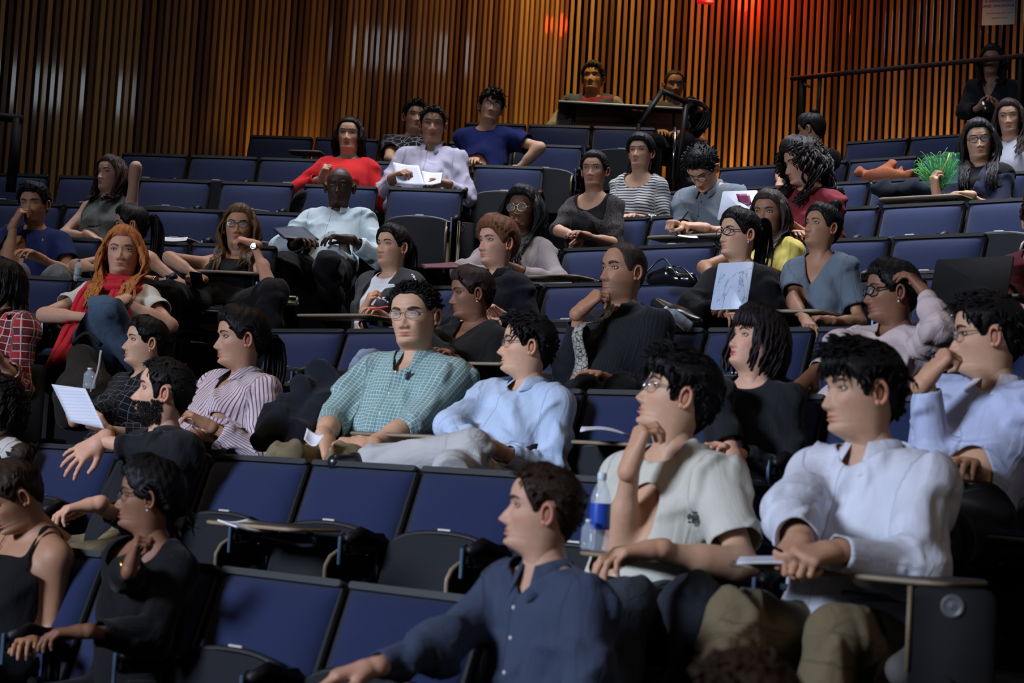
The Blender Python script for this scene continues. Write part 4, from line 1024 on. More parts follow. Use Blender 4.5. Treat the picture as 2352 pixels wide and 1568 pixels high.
def all_seats():
    for b, k, anc, x0, x1 in ROWS:
        p0 = rowphi(b, k, anc); st = SP/rowR(b, k)
        if b == 'L' and k == 7: st *= 1.10
        ids = []; n = -40
        while n < 40:
            a, c = p0+n*st, p0+(n+1)*st; n += 1
            if rowpt(b, k, c)[1] < 3: continue
            xa = topx((*rowpt(b, k, a), rowz(b, k)))[0]; xc = topx((*rowpt(b, k, c), rowz(b, k)))[0]
            if xa > x0-12 and xc < x1+12: ids.append((a+c)/2)
        for i, ph in enumerate(ids):
            occ = [o for o in OCC if o[0] == b and o[1] == k and abs(o[2]-ph)*rowR(b, k) < .29]
            xm = topx((*rowpt(b, k, ph), rowz(b, k)))
            rowname = {('R', -1): 'row at the bottom edge', ('R', 0): 'lowest full row'}.get((b, k), ('%s row up, %s block' % (ORD[k if b == 'R' else k-3], 'right' if b == 'R' else 'left')))
            lb = 'blue theatre seat, %s from left, %s' % (ORD[min(i, 17)], rowname)
            if occ: lb = 'occupied '+lb
            build_seat(b, k, ph, lb, bool(occ), 'blue theatre seats, '+rowname)
def board(center, rx, ry, w, d, label=None, th=.013, parent=None, tilt=0.):
    """deployed writing tablet on its arm: rounded plate"""
    rx = nrm(rx); ry = nrm(np.array(ry)-rx*np.dot(rx, ry)); c = np.array(center, float)
    o = rrect(w, d, .05, 5); v, f = prism(o, c, rx, ry, th, .004)
    t = obj('writing_tablet', v, f, M['lam'], parent)
    o2 = rrect(w-.012, d-.012, .045, 5); nz = np.cross(rx, ry); sgn = 1 if nz[2] > 0 else -1
    v, f = prism(o2, c+nz*(th if sgn > 0 else -.0025), rx, ry, .0025, .0008); obj('tablet_top', v, f, M['lamtop'], t)
    return t
# ------------------------------------------------------------------ people
LIGHT = (.56, .36, .27); ASIAN = (.54, .36, .255); OLIVE = (.42, .26, .18); TAN = (.33, .19, .12); BROWN = (.20, .105, .065); DARK = (.055, .030, .020)
BLK_ = (.006, .0055, .0055); DBR = (.028, .016, .011); MBR = (.085, .042, .022); GIN = (.36, .13, .035)
c_black = cloth('black_cloth', (.004, .004, .005)); c_black2 = cloth('charcoal_knit', (.012, .012, .014)); c_jean = cloth('blue_denim', (.065, .10, .155)); c_khaki = cloth('khaki_cotton', (.17, .135, .075)); c_dk = cloth('dark_trousers', (.005, .005, .006)); c_grey = cloth('grey_trousers', (.14, .14, .145)); c_lt = cloth('pale_trousers', (.42, .41, .40))
def neckd(k): return k
Pp = []
def P_(b, k, px, py, hh, yaw, label, skin, **kw):
    d = dict(b=b, k=k, px=px, py=py, hh=hh, yaw=yaw, label=label, skin=skin, seed=len(Pp)*7+3); d.update(kw); Pp.append(d); return d
def T(m, **kw): d = dict(m=m); d.update(kw); return d
UP = (0, 0, 1.); DN = (0, 0, -1.); IL = (-1., 0, 0); IR = (1., 0, 0); TC = (0, -1., 0); AW = (0, 1., 0)
# front row in view
P_('R', 0, 28, 1135, 172, 55, 'person in a black strappy camisole looking down at the lower left edge, hair in bun', TAN, pitch=-32, fem=1, hair=dict(style='bun', col=DBR, root=(0, -.075, .085), rb=.038, line=.058), top=T(c_black, nosleeve=True, neck=('tank', .09), dl=.006),
   L=dict(e=(112, 1440, .10), w=(75, 1475, .30), h='relax'), legs=c_dk, face=dict(open=.35))
P_('R', 0, 342, 1138, 172, 80, 'person in a black sweater with spectacles and a gold watch, chin on fist', BROWN, fem=1, pitch=2, face=dict(gaze=0, nose=.95), glasses=dict(w=.024, h=.015, m=M['rimblack']), ring=1, hair=dict(style='bun', col=BLK_, thick=.026, root=(0, -.098, -.055), rb=.040, line=.058, mess=1),
   top=T(cloth('black_sweater', (.005, .005, .006)), neck=('scoop', .07), sl=1.78, ease=.012), R=dict(e=(280, 1440, .42), w=(303, 1298, .44), h='fist', f=(.25, -.1, 1), p=(.9, .2, -.1), watch='gold'), L=dict(e=(330, 1480, .30), w=(190, 1450, .42), h='relax', f=(-1, -.2, -.1), p=DN), legs=c_dk)
P_('R', 0, 1248, 1168, 218, 88, 'person in a slate-blue button shirt in profile, short dark brown hair, nearest the camera', LIGHT, pitch=5, byaw=48, dx=0, face=dict(nose=1.1, haircol=DBR, chin=1.2), hair=dict(style='short', col=DBR, thick=.011, len=.018, line=.070, lw=.0065, mess_=.08, rough=.05), top=T(cloth('slate_blue_cotton', (.048, .062, .105), seam=1), collar=1, cm=None, neck=('v', .05), buttons=1, ease=.014, amp=.008, sl=1.9),
   R=dict(e=(985, 1475, .10), w=(850, 1535, .25), h='relax', f=(-1, -.3, -.25), p=DN), L=dict(e=(1325, 1590, .25), w=(1150, 1640, .4)), legs=c_dk)
P_('R', -1, 1715, 1655, 290, 70, 'brown-haired head of a person at the bottom edge, out of focus', TAN, fem=0, hair=dict(style='short', col=(.05, .03, .02), thick=.022), top=T(c_black))
# second row
P_('R', 1, -12, 925, 128, 70, 'curly-haired person cut off by the left edge, black and white patterned top', BROWN, fem=1, hair=dict(style='curly', col=BLK_, len=.14, thick=.03), top=T(cloth('patterned_top', (.02, .02, .02), 'blotch', (.5, .48, .45), s1=.05, w=.22), neck=('scoop', .06)))
P_('R', 1, 378, 898, 160, 82, 'bearded person in a charcoal shirt with one arm over the seat back', LIGHT, pitch=6, byaw=52, face=dict(beard=.88, nose=1.15, haircol=(.015, .011, .009)), hair=dict(style='short', col=(.008, .007, .006), thick=.011, len=.015, lw=.006, mess_=.1, rough=.05, line=.072, burn=-.035), top=T(cloth('charcoal_cotton', (.011, .012, .014), seam=1), collar=1, neck=('v', .05), ease=.016, amp=.008, sl=1.72),
   R=dict(e=(330, 1040, -.02), w=(232, 1012, .06), h='spread', f=(-.75, -.25, -.6), p=(.1, .9, -.5)), L=dict(e=(345, 1155, .22), w=(215, 1158, .42), h='relax', f=(-1, -.2, -.25), p=DN), legs=c_khaki)
P_('R', 1, 1560, 905, 222, 86, 'person in a cream T-shirt with a hand at the chin, thin spectacles', ASIAN, pitch=14, byaw=48, face=dict(nose=.95, lips=1.1), glasses=dict(w=.022, h=.016, m=M['chrome'], t=.0012), hair=dict(style='short', col=BLK_, thick=.020, len=.045, mess_=.08, rough=.04, bangs=1, line=.052, nape=-.095, burn=-.03), top=T(cloth('cream_cotton', (.56, .55, .47)), sl=.78, ease=.024, neck=('crew', .03), amp=.008, dl=.012),
   R=dict(e=(1432, 1235, .30), w=(1450, 1062, .22), h='chin', f=(.30, .1, 1), p=(.9, .3, -.2)), L=dict(e=(1722, 1275, .32), w=(1500, 1262, .46), h='relax', f=(-1, -.2, -.15), p=DN), kR=(1440, 1380, .62), kL=(1600, 1395, .62), legs=cloth('slate_trousers', (.035, .042, .055)))
P_('R', 1, 1980, 893, 240, 74, 'person in a white long-sleeved shirt writing, khaki trousers', ASIAN, pitch=-3, byaw=45, face=dict(nose=.95, lips=1.15), hair=dict(style='short', col=BLK_, thick=.020, len=.042, mess_=.08, rough=.04, bangs=1, line=.056, nape=-.095, burn=-.02), top=T(cloth('white_blue_shirt', (.66, .68, .76), seam=1), collar=1, neck=('v', .05), ease=.024, amp=.009, sl=1.95, dl=.012),
   R=dict(e=(1800, 1235, .30), w=(1828, 1262, .50), h='fist', f=(-.3, -.8, -.35), p=(.1, .2, -1)), L=dict(e=(2175, 1290, .26), w=(1915, 1268, .50), h='fist', f=(-.85, -.5, -.15), p=(-.1, .4, -.9)), kR=(1570, 1400, .62), kL=(1905, 1450, .66), aR=(1640, 1720, .60), aL=(1870, 1760, .62), legs=c_khaki)
# third row
P_('R', 2, 335, 785, 122, 62, 'person in a dark windowpane-check shirt holding up a sheet of paper', ASIAN, fem=1, pitch=4, byaw=48, face=dict(), ring=1, hair=dict(style='tight', col=BLK_, thick=.016, line=.064), top=T(cloth('windowpane_shirt', (.006, .007, .011), 'check', (.15, .155, .15), .034, .034, .06), collar=0, neck=('crew', .03), ease=.02, sl=1.7),
   R=dict(e=(250, 950, .15), w=(160, 962, .42), h='grip', f=(-.3, -.3, .8), p=(1, .1, .1)), L=dict(e=(345, 985, .28), w=(240, 985, .42), h='grip', f=(-.9, -.2, .4), p=(-.2, .7, .6)), legs=c_dk)
P_('R', 2, 553, 775, 152, 66, 'person in a white shirt with thin maroon stripes, long black hair behind', OLIVE, fem=1, pitch=-2, byaw=42, hair=dict(style='pony', col=BLK_, thick=.024, len=.24, line=.062, root=(0, -.10, -.01)), top=T(cloth('maroon_striped_shirt', (.55, .48, .50), 'vstripe', (.16, .05, .10), .0135, .02, .28), collar=1, neck=('v', .13), ease=.02, sl=1.8, amp=.007),
   R=dict(e=(480, 985, .22), w=(445, 1000, .35)), L=dict(e=(628, 985, .18), w=(478, 975, .32), h='relax'), legs=c_dk)
P_('R', 2, 952, 722, 186, 22, 'heavy-set person in a green checked shirt and spectacles, smiling', ASIAN, pitch=-4, roll=3, heavy=1.22, hw=1.08, byaw=28, face=dict(full=1, nose=.9, jaw=.08, lips=1.1), glasses=dict(w=.025, h=.014, m=M['rimblack'], t=.0011), hair=dict(style='spiky', col=BLK_, thick=.012, len=.018, line=.074, burn=.01), top=T(cloth('green_check_shirt', (.155, .27, .27), 'check', (.50, .58, .56), .0155, .0155, .13, seam=1), collar=1, neck=('v', .09), buttons=1, ease=.022, sl=1.38, amp=.009, cuff=.006, name='shirt'),
   R=dict(e=(765, 968, .12), w=(748, 1008, .33), h='relax', f=(.3, -.4, -.6), p=DN), L=dict(e=(985, 1000, .26), w=(835, 1030, .50), h='grip', f=(-1, -.1, -.15), p=(0, .8, -.5)), kR=(600, 1045, .48), kL=(790, 1060, .55), legs=c_khaki)
P_('R', 2, 1212, 792, 154, 84, 'person in a pale blue shirt with spectacles turned to the left, leg crossed', ASIAN, pitch=4, byaw=40, face=dict(nose=1.05), glasses=dict(w=.022, h=.014, t=.0013), hair=dict(style='short', col=BLK_, thick=.016, len=.035, mess_=.08, rough=.04, line=.068, nape=-.09), top=T(cloth('pale_blue_shirt', (.42, .52, .68), seam=1), collar=1, neck=('v', .07), ease=.022, amp=.009, sl=1.8),
   R=dict(e=(1062, 985, .18), w=(1085, 1030, .38)), L=dict(e=(1262, 1015, .20), w=(1140, 1030, .38), h='relax'), kR=(1080, 1058, .42), aR=(868, 1062, .36), kL=(1080, 1100, .50), legs=c_lt, shoes=M['lace'])
P_('R', 2, 1738, 782, 156, 68, 'person with a black bob and fringe in a dark top, red lips', LIGHT, fem=1, pitch=12, byaw=40, face=dict(lip=(.38, .05, .06), nose=.85), hair=dict(style='bob', col=(.013, .010, .011), thick=.026, len=.135, bangs=1, **{'from': 58}, wave=.002), top=T(cloth('dark_knit_top', (.012, .013, .016)), neck=('crew', .02), ease=.014, sl=1.9),
   R=dict(e=(1665, 975, .16), w=(1680, 1035, .33)), L=dict(e=(1800, 995, .15), w=(1690, 1040, .30)), legs=c_dk)
P_('R', 2, 2268, 768, 205, 96, 'person at the right edge in blue-white shirt holding a pen to the mouth', ASIAN, pitch=-3, byaw=40, face=dict(nose=.95), glasses=dict(w=.022, h=.014, t=.0015), hair=dict(style='short', col=BLK_, thick=.018, len=.036, mess_=.08, rough=.04, line=.066, nape=-.085, burn=-.01), top=T(cloth('blue_sheen_shirt', (.46, .52, .72), rough=.5, seam=1), collar=1, cm='W', neck=('v', .05), ease=.022, amp=.012, sl=1.9),
   R=dict(e=(2140, 1030, .18), w=(2128, 870, .20), h='fist', f=(.55, -.1, .75), p=(.85, .2, -.3)), L=dict(e=(2350, 1080, .05), w=(2235, 1085, .30), h='relax'), legs=c_dk)
# fourth row
P_('R', 3, 1083, 672, 126, 72, 'person in a black cardigan with hair drawn back, looking down to the left', BROWN, fem=1, pitch=-6, byaw=40, face=dict(open=.5), ring=1, hair=dict(style='tight', col=(.025, .013, .012), thick=.018, line=.060), top=T(cloth('black_cardigan', (.010, .010, .010)), neck=('v', .14), ease=.016, sl=1.9),
   R=dict(e=(1025, 800, .18), w=(1050, 830, .36)), L=dict(e=(1140, 838, .16), w=(1050, 832, .35)), kR=(868, 858, .36), aR=(850, 1010, .42), legs=cloth('pale_denim', (.22, .27, .34)))
P_('R', 3, 1432, 622, 150, 55, 'person in a black shirt and silver patterned tie with knuckles at the chin', TAN, pitch=3, byaw=42, face=dict(beard=.35, nose=1.05, chin=1.1), hair=dict(style='buzz', col=(.030, .022, .018), thick=.005, line=.082, burn=-.01, fringe=0), top=T(cloth('black_pinstripe_shirt', (.009, .010, .013), 'vstripe', (.016, .018, .022), .012, .02, .2), collar=1, cm=None, neck=('crew', .02), ease=.020, sl=1.78, amp=.008),
   R=dict(e=(1288, 845, .26), w=(1335, 712, .20), h='chin', f=(.65, -.1, .65), p=(.6, .5, -.6)), L=dict(e=(1500, 868, .10), w=(1390, 872, .38), h='relax'), kR=(1340, 915, .5), kL=(1420, 925, .5), legs=c_dk, tie=1)
P_('R', 3, 2048, 668, 152, 84, 'person in a pale pink blouse and thick black spectacles, arm raised behind the head', BROWN, fem=1, pitch=-2, byaw=45, ring=1, glasses=dict(w=.027, h=.017, t=.0032), hair=dict(style='bun', col=BLK_, thick=.018, line=.060, root=(0, -.098, .02), rb=.028), top=T(cloth('pale_pink_blouse', (.50, .40, .39)), neck=('v', .10), ease=.026, sl=1.86, amp=.009),
   R=dict(e=(1925, 800, .22), w=(1862, 862, .40), h='fist', f=(-.6, -.3, -.6), p=(.2, .4, -.9), watch='band'), L=dict(e=(2155, 835, .34), w=(2122, 668, .22), h='relax', f=(-.5, .5, .7), p=(-.7, .6, -.2)), legs=c_dk)
# fifth row
P_('R', 4, 902, 566, 106, 40, 'person in a grey zip hoodie over a white T-shirt with a red pen', ASIAN, fem=1, pitch=4, byaw=38, face=dict(nose=.85, full=.4), hair=dict(style='pony', col=BLK_, thick=.017, len=.20, line=.064), top=T(cloth('white_tee', (.62, .64, .70)), neck=('crew', .03), sl=.5),
   layers=[dict(name='hoodie', material=cloth('grey_hoodie', (.045, .047, .050)), dl=.020, sleeve=1.85, neckcut=('crew', .02), openf=.075, ease=.012)], R=dict(e=(862, 765, .10), w=(838, 710, .34), h='grip', f=(.2, -.2, .5), p=(.8, .3, -.2)), L=dict(e=(960, 745, .12), w=(880, 725, .34)), legs=c_dk)
P_('R', 4, 1142, 556, 130, 50, 'person with auburn hair swept up in a black shirt, faint smile', LIGHT, fem=1, pitch=0, byaw=36, face=dict(browcol=MBR, full=.3), ring=0, hair=dict(style='topknot', col=(.13, .055, .028), thick=.026, line=.058, root=(0, -.075, .085), rb=.036, mess=1), top=T(cloth('black_shirt', (.005, .006, .010), seam=1), collar=1, neck=('v', .08), ease=.018, sl=1.6),
   R=dict(e=(1090, 700, .12), w=(1100, 735, .32)), L=dict(e=(1215, 712, .12), w=(1150, 722, .34)), legs=c_dk)
P_('R', 4, 1698, 537, 122, 62, 'person in black with dark-rimmed spectacles and a high ponytail behind a marbled laptop', ASIAN, fem=1, pitch=2, byaw=42, face=dict(nose=.85, lips=1.15), ring=1, glasses=dict(w=.0255, h=.0165, t=.0024, m='RB'), hair=dict(style='pony', col=BLK_, thick=.018, len=.30, root=(0, -.085, .07), line=.064), top=T(c_black, neck=('crew', .02), ease=.022, sl=1.8),
   R=dict(e=(1645, 690, .15), w=(1660, 720, .34)), L=dict(e=(1790, 700, .12), w=(1700, 722, .34)), legs=c_dk)
P_('R', 4, 1888, 522, 112, 58, 'person in a grey-blue V-neck T-shirt with a topknot, hands under the tablet', TAN, fem=1, pitch=10, byaw=34, face=dict(nose=.95, lips=1.1), hair=dict(style='topknot', col=BLK_, thick=.018, line=.066, root=(0, -.055, .115), rb=.034, mess=1), top=T(cloth('grey_blue_tee', (.115, .145, .18)), neck=('v', .15), sl=.72, ease=.014, amp=.006),
   R=dict(e=(1800, 715, .14), w=(1850, 735, .34)), L=dict(e=(2000, 720, .06), w=(1905, 735, .30), h='relax', f=(-1, -.3, .05), p=DN), legs=c_dk)
P_('R', 4, 2392, 505, 125, 30, 'person in a maroon top cut off by the right edge', OLIVE, fem=0, hair=dict(style='short', col=DBR), top=T(cloth('maroon_top', (.12, .02, .03)), sl=.6), R=dict(e=(2330, 700, .12), w=(2352, 712, .3)))
# sixth row
P_('R', 5, 1202, 483, 108, 24, 'person with round gold spectacles, long black hair and an open-shoulder knit', (.13, .066, .042), fem=1, pitch=4, byaw=30, face=dict(lips=1.2, nose=1.0), glasses=dict(w=.026, h=.024, e=2.0, m=M['gold'], t=.0013), hair=dict(style='long', col=BLK_, thick=.028, len=.36, lw=.019), top=T(cloth('grey_pink_knit', (.27, .225, .215)), neck=('scoop', .07), ease=.018, sl=1.9, shoulder_hole=1),
   R=dict(e=(1098, 612, .10), w=(1140, 625, .32)), L=dict(e=(1285, 605, .10), w=(1190, 618, .33)), legs=c_dk)
P_('R', 5, 1768, 487, 110, 34, 'person with long dark hair and a yellow T-shirt partly hidden behind the ponytailed one', TAN, fem=1, pitch=-6, byaw=34, hair=dict(style='long', col=(.030, .020, .017), thick=.016, len=.32, split=150), top=T(cloth('yellow_tee', (.62, .50, .12)), neck=('scoop', .05), sl=.40, ease=.012),
   R=dict(e=(1665, 605, .08), w=(1632, 632, .30), h='relax', f=(-.5, -.2, -.7), p=(.6, .2, -.4)), L=dict(e=(1830, 612, .06), w=(1760, 625, .30)), legs=c_dk)
# seventh row
P_('R', 6, 1366, 390, 92, 20, 'person in a black top with lace sleeves, hair tied back', OLIVE, fem=1, pitch=0, byaw=28, face=dict(nose=.9), hair=dict(style='pony', col=BLK_, thick=.015, len=.18, side=.05, line=.066), top=T(c_black, neck=('scoop', .10), sl=.02, nosleeve=True), layers=[dict(name='lace_sleeves', material=cloth('black_lace', (.012, .012, .014), 'blotch', (.045, .036, .032), s1=.022, w=.2), dl=.007, sleeve=1.05, neckcut=('scoop', .11), ease=.006)],
   R=dict(e=(1290, 515, .06), w=(1335, 548, .30), h='relax', f=(-.6, -.3, -.5)), L=dict(e=(1425, 535, .10), w=(1345, 540, .34), h='relax'), legs=c_dk)
P_('R', 6, 1612, 385, 118, 32, 'person in a grey button shirt and spectacles bent over writing, large black watch', ASIAN, pitch=-50, fwd=.42, byaw=36, face=dict(open=.3), glasses=dict(w=.025, h=.016, t=.002, m='RB'), hair=dict(style='spiky', col=BLK_, thick=.018, len=.028, line=.060, top=1.3), top=T(cloth('grey_button_shirt', (.135, .155, .175), seam=1), collar=1, neck=('v', .05), ease=.022, buttons=2, sl=1.42, amp=.008),
   R=dict(e=(1570, 515, .06), w=(1568, 520, .30), h='fist', f=(-.7, -.5, .1), p=(.2, .2, -.9)), L=dict(e=(1715, 545, .08), w=(1612, 522, .32), h='fist', f=(-1, -.2, .05), p=(-.1, .3, -.9), watch='black'), legs=c_dk)
P_('R', 6, 1842, 372, 112, 72, 'person with long curly black hair in a dark red sweater, looking down', OLIVE, fem=1, pitch=-16, byaw=38, fwd=.30, face=dict(open=.4), hair=dict(style='curly', col=(.016, .012, .011), thick=.034, len=.24, wave=.016, freq=11, lw=.012, **{'from': 55}), top=T(cloth('dark_red_sweater', (.17, .018, .026)), neck=('crew', .02), ease=.026, sl=1.8, amp=.008),
   R=dict(e=(1790, 520, .12), w=(1815, 535, .30)), L=dict(e=(1945, 520, .05), w=(1835, 528, .30)), legs=c_dk)
# eighth row
P_('R', 7, 1472, 350, 86, 26, 'person in a black and white striped top, long black ponytail over the shoulder', ASIAN, fem=1, pitch=4, byaw=26, hair=dict(style='pony', col=BLK_, thick=.024, len=.34, side=.085, line=.060, root=(.03, -.085, -.02)), top=T(cloth('striped_top', (.55, .54, .50), 'hstripe', (.03, .03, .045), .022, .02, .42), neck=('scoop', .09), sl=1.8),
   R=dict(e=(1420, 470, .06), w=(1440, 500, .28)), L=dict(e=(1530, 478, .06), w=(1470, 500, .30)), legs=c_dk)
P_('R', 7, 2247, 322, 100, 12, 'person with long black hair and spectacles in a navy hoodie, holding a green plume', ASIAN, fem=1, pitch=-4, roll=6, byaw=30, glasses=dict(w=.024, h=.016, t=.0022), hair=dict(style='long', col=(.012, .010, .010), thick=.020, len=.42, split=140), top=T(c_black, neck=('crew', .04), sl=.5), layers=[dict(name='hoodie', material=cloth('navy_hoodie', (.014, .018, .040)), dl=.018, sleeve=1.45, neckcut=('crew', .02), openf=.06, ease=.012)],
   R=dict(e=(2180, 455, .10), w=(2150, 440, .34), h='grip', f=(-.2, -.2, .8), p=(.8, .3, 0)), L=dict(e=(2318, 455, .08), w=(2225, 447, .36), h='relax', f=(-1, -.2, 0)), legs=c_dk)
# ninth row
P_('R', 8, 1862, 298, 78, 118, 'person turned away with dark hair in a small bun, black top', OLIVE, fem=1, pitch=-8, byaw=50, hair=dict(style='topknot', col=BLK_, thick=.022, root=(0, -.04, .118), rb=.022), top=T(c_black, sl=1.4), R=dict(e=(1795, 400, .1), w=(1790, 425, .3)), legs=c_dk)
P_('R', 8, 2318, 268, 104, 22, 'person with long dark hair in pale grey, behind the one with green plume', ASIAN, fem=1, pitch=-6, roll=4, byaw=30, s=1.0, hair=dict(style='long', col=(.03, .018, .016), thick=.018, len=.30), top=T(cloth('pale_grey_top', (.36, .37, .42)), sl=1.0, ease=.02), L=dict(e=(2375, 395, .1), w=(2340, 405, .3)), legs=c_dk)
# left-hand block
P_('L', 3, 4, 650, 118, 62, 'person in a red plaid shirt cut off by the left edge, long black hair', ASIAN, fem=1, pitch=0, byaw=30, fwd=.26, glasses=dict(w=.024, h=.015), hair=dict(style='long', col=BLK_, thick=.017, len=.28, split=100), top=T(cloth('red_plaid_shirt', (.40, .035, .04), 'plaid', (.55, .5, .48), .075, .075, .10), collar=1, neck=('v', .05), ease=.026, sl=1.5, amp=.009),
   L=dict(e=(58, 832, .06), w=(-10, 815, .30), h='relax'), R=dict(e=(-60, 830, .06), w=(-40, 820, .3)), legs=c_dk)
P_('L', 4, 283, 580, 124, -4, 'person with long ginger hair, red scarf, white T-shirt and crossed legs in jeans', LIGHT, fem=1, pitch=5, byaw=8, face=dict(haircol=GIN, browcol=(.15, .07, .03), open=.8), hair=dict(style='long', col=GIN, thick=.020, len=.38, lift=.030, split=125, wave=.008, lw=.015), top=T(cloth('white_tee_jersey', (.58, .55, .50)), neck=('scoop', .07), sl=.55, ease=.014),
   R=dict(e=(128, 705, .12), w=(205, 728, .34), h='relax', f=(.9, -.3, .2), p=DN), L=dict(e=(362, 712, .12), w=(282, 690, .38), h='relax', f=(-.9, -.2, -.35), p=(0, .5, -.8), watch='band'), kR=(215, 770, .42), kL=(250, 745, .55), aR=(250, 900, .35), aL=(345, 880, .45), legs=c_jean, scarf=1)
P_('L', 5, 78, 468, 98, 6, 'person in a navy T-shirt with short black hair, hand at the cheek', OLIVE, pitch=-4, roll=4, byaw=4, face=dict(beard=.4, nose=1.05), hair=dict(style='short', col=BLK_, thick=.020, len=.028, line=.066, top=1.3), top=T(cloth('navy_tee', (.008, .016, .075)), sl=.6, ease=.024, neck=('crew', .025)),
   R=dict(e=(12, 610, .12), w=(32, 515, .14), h='chin', f=(.35, .0, .8), p=(.7, .5, -.2)), L=dict(e=(158, 606, .08), w=(92, 592, .34), h='relax'), kR=(30, 640, .45), kL=(130, 645, .45), legs=c_grey)
P_('L', 5, 300, 517, 96, 74, 'person in black tank top seen from the side, behind the ginger-haired one', OLIVE, fem=1, pitch=-4, byaw=24, hair=dict(style='pony', col=BLK_, thick=.020, len=.30), top=T(c_black, nosleeve=True, neck=('tank', .08), dl=.007),
   L=dict(e=(398, 632, .08), w=(345, 642, .32), h='relax', watch='steel'), R=dict(e=(205, 605, .12), w=(230, 618, .34)), legs=c_dk)
P_('L', 5, 550, 521, 106, 0, 'person in spectacles with long fair-tipped brown hair, chin on hand, steel watch', OLIVE, fem=1, pitch=3, byaw=6, glasses=dict(w=.025, h=.014, t=.002), hair=dict(style='long', col=(.085, .045, .020), thick=.018, len=.36, wave=.008), top=T(c_black, nosleeve=True, neck=('tank', .10)),
   R=dict(e=(466, 612, .10), w=(462, 640, .34), h='grip', f=(-.3, -.6, .1)), L=dict(e=(606, 622, .26), w=(583, 560, .24), h='chin', f=(-.75, .0, .2), p=(-.1, .3, -.9), watch='steel'), kR=(430, 690, .45), kL=(590, 690, .45), legs=c_dk)
P_('L', 6, 256, 400, 92, 32, 'person in a grey sleeveless top with an arm bent behind the head', LIGHT, fem=1, pitch=4, byaw=12, face=dict(haircol=DBR), hair=dict(style='long', col=(.040, .020, .015), thick=.014, len=.20, wave=.006), top=T(cloth('grey_sleeveless_top', (.12, .12, .105)), nosleeve=True, neck=('crew', .0), dl=.008),
   R=dict(e=(150, 520, .06), w=(205, 540, .30), h='relax', f=(.7, -.3, -.3)), L=dict(e=(313, 384, .16), w=(300, 452, -.06), h='relax', nohand=1), legs=c_dk)
P_('L', 6, 780, 428, 98, 2, 'bald dark-skinned person in a pale blue shirt with a folder on the knee', DARK, pitch=-2, byaw=8, hw=1.02, face=dict(nose=1.2, lips=1.2, full=.2), hair=None, top=T(cloth('light_shirt', (.50, .58, .60), seam=1), collar=1, neck=('v', .04), ease=.026, sl=1.75, amp=.010, buttons=1),
   R=dict(e=(672, 545, .10), w=(690, 555, .36), h='relax'), L=dict(e=(862, 560, .10), w=(800, 548, .34), h='relax', f=(-.95, -.2, .05), p=DN), kR=(655, 612, .48), kL=(765, 618, .48), aR=(655, 700, .42), aL=(765, 715, .42), legs=c_dk)
P_('L', 8, 803, 310, 90, 6, 'person in a bright red sweater with dark hair tucked back', ASIAN, fem=1, pitch=3, byaw=6, hair=dict(style='long', col=BLK_, thick=.012, len=.19, split=90, fwd=0), top=T(cloth('bright_red_sweater', (.58, .018, .020)), neck=('scoop', .05), ease=.022, sl=1.85),
   R=dict(e=(716, 410, .10), w=(738, 408, .30), h='fist', f=(.2, -.3, .6), p=(.7, .2, -.3)), L=dict(e=(866, 430, .06), w=(812, 440, .30)), legs=c_dk)
P_('L', 8, 994, 286, 92, -2, 'person in a lavender shirt reading papers, short black hair', OLIVE, pitch=-2, byaw=4, heavy=1.06, hair=dict(style='short', col=BLK_, thick=.016, len=.022, line=.068), top=T(cloth('lavender_shirt', (.42, .40, .50), seam=1), collar=1, neck=('v', .05), ease=.024, sl=1.82, amp=.009, buttons=1),
   R=dict(e=(905, 405, .06), w=(905, 405, .32), h='grip', f=(.5, -.4, .2), p=(.3, .2, -.8)), L=dict(e=(1064, 432, .08), w=(1020, 420, .36), h='grip', f=(-.9, -.2, .1), p=DN), legs=c_grey)
P_('L', 9, 953, 268, 78, -14, 'person in a black T-shirt half hidden behind the lavender shirt', ASIAN, pitch=2, byaw=2, hair=dict(style='short', col=BLK_, thick=.022, len=.030), top=T(cloth('black_tee_specks', (.005, .005, .006), 'blotch', (.2, .2, .2), s1=.05, w=.05), sl=.6, ease=.02))
P_('L', 9, 1128, 246, 82, -6, 'person in a royal-blue T-shirt and spectacles with head tilted', ASIAN, pitch=4, roll=-9, byaw=4, glasses=dict(w=.024, h=.015, t=.0015), hair=dict(style='short', col=BLK_, thick=.026, len=.036, bangs=1), top=T(cloth('royal_blue_tee', (.006, .012, .085)), sl=.62, ease=.026, neck=('crew', .03)),
   R=dict(e=(1075, 345, .05), w=(1090, 375, .28)), L=dict(e=(1190, 325, .06), w=(1182, 395, .16), h='relax', f=(-.1, 0, -1), p=(0, 1, 0)), legs=c_dk)
# by the wall
P_('L', 11, 1362, 180, 80, 14, 'person at the rear table in a navy and grey jacket over a maroon T-shirt', (.46, .27, .15), pitch=8, byaw=8, hair=dict(style='short', col=(.016, .012, .010), thick=.018, len=.022, top=1.3), top=T(cloth('maroon_tee', (.20, .02, .05)), neck=('crew', .02), sl=.5), layers=[dict(name='jacket', material=cloth('navy_grey_jacket', (.045, .055, .085)), dl=.020, sleeve=.20, neckcut=('crew', .01), openf=.07, ease=.02), dict(name='jacket_sleeves', material=cloth('grey_sleeves', (.20, .20, .19)), dl=.018, sleeve=1.85, neckcut=('off', .30), ease=.02)],
   R=dict(e=(1290, 262, .02), w=(1335, 285, .30)), L=dict(e=(1435, 278, .05), w=(1380, 288, .30)), legs=c_dk)
P_('L', 11, 1548, 195, 74, -4, 'person at the rear table with cropped hair, face half behind the slanting rail', TAN, pitch=-4, byaw=4, face=dict(beard=.3), hair=dict(style='buzz', col=(.012, .010, .009), thick=.008, line=.072), top=T(cloth('grey_black_tee', (.055, .055, .06)), sl=.7), R=dict(e=(1500, 290, .05), w=(1515, 310, .3)), L=dict(e=(1600, 290, .05), w=(1570, 310, .3)), legs=c_dk)
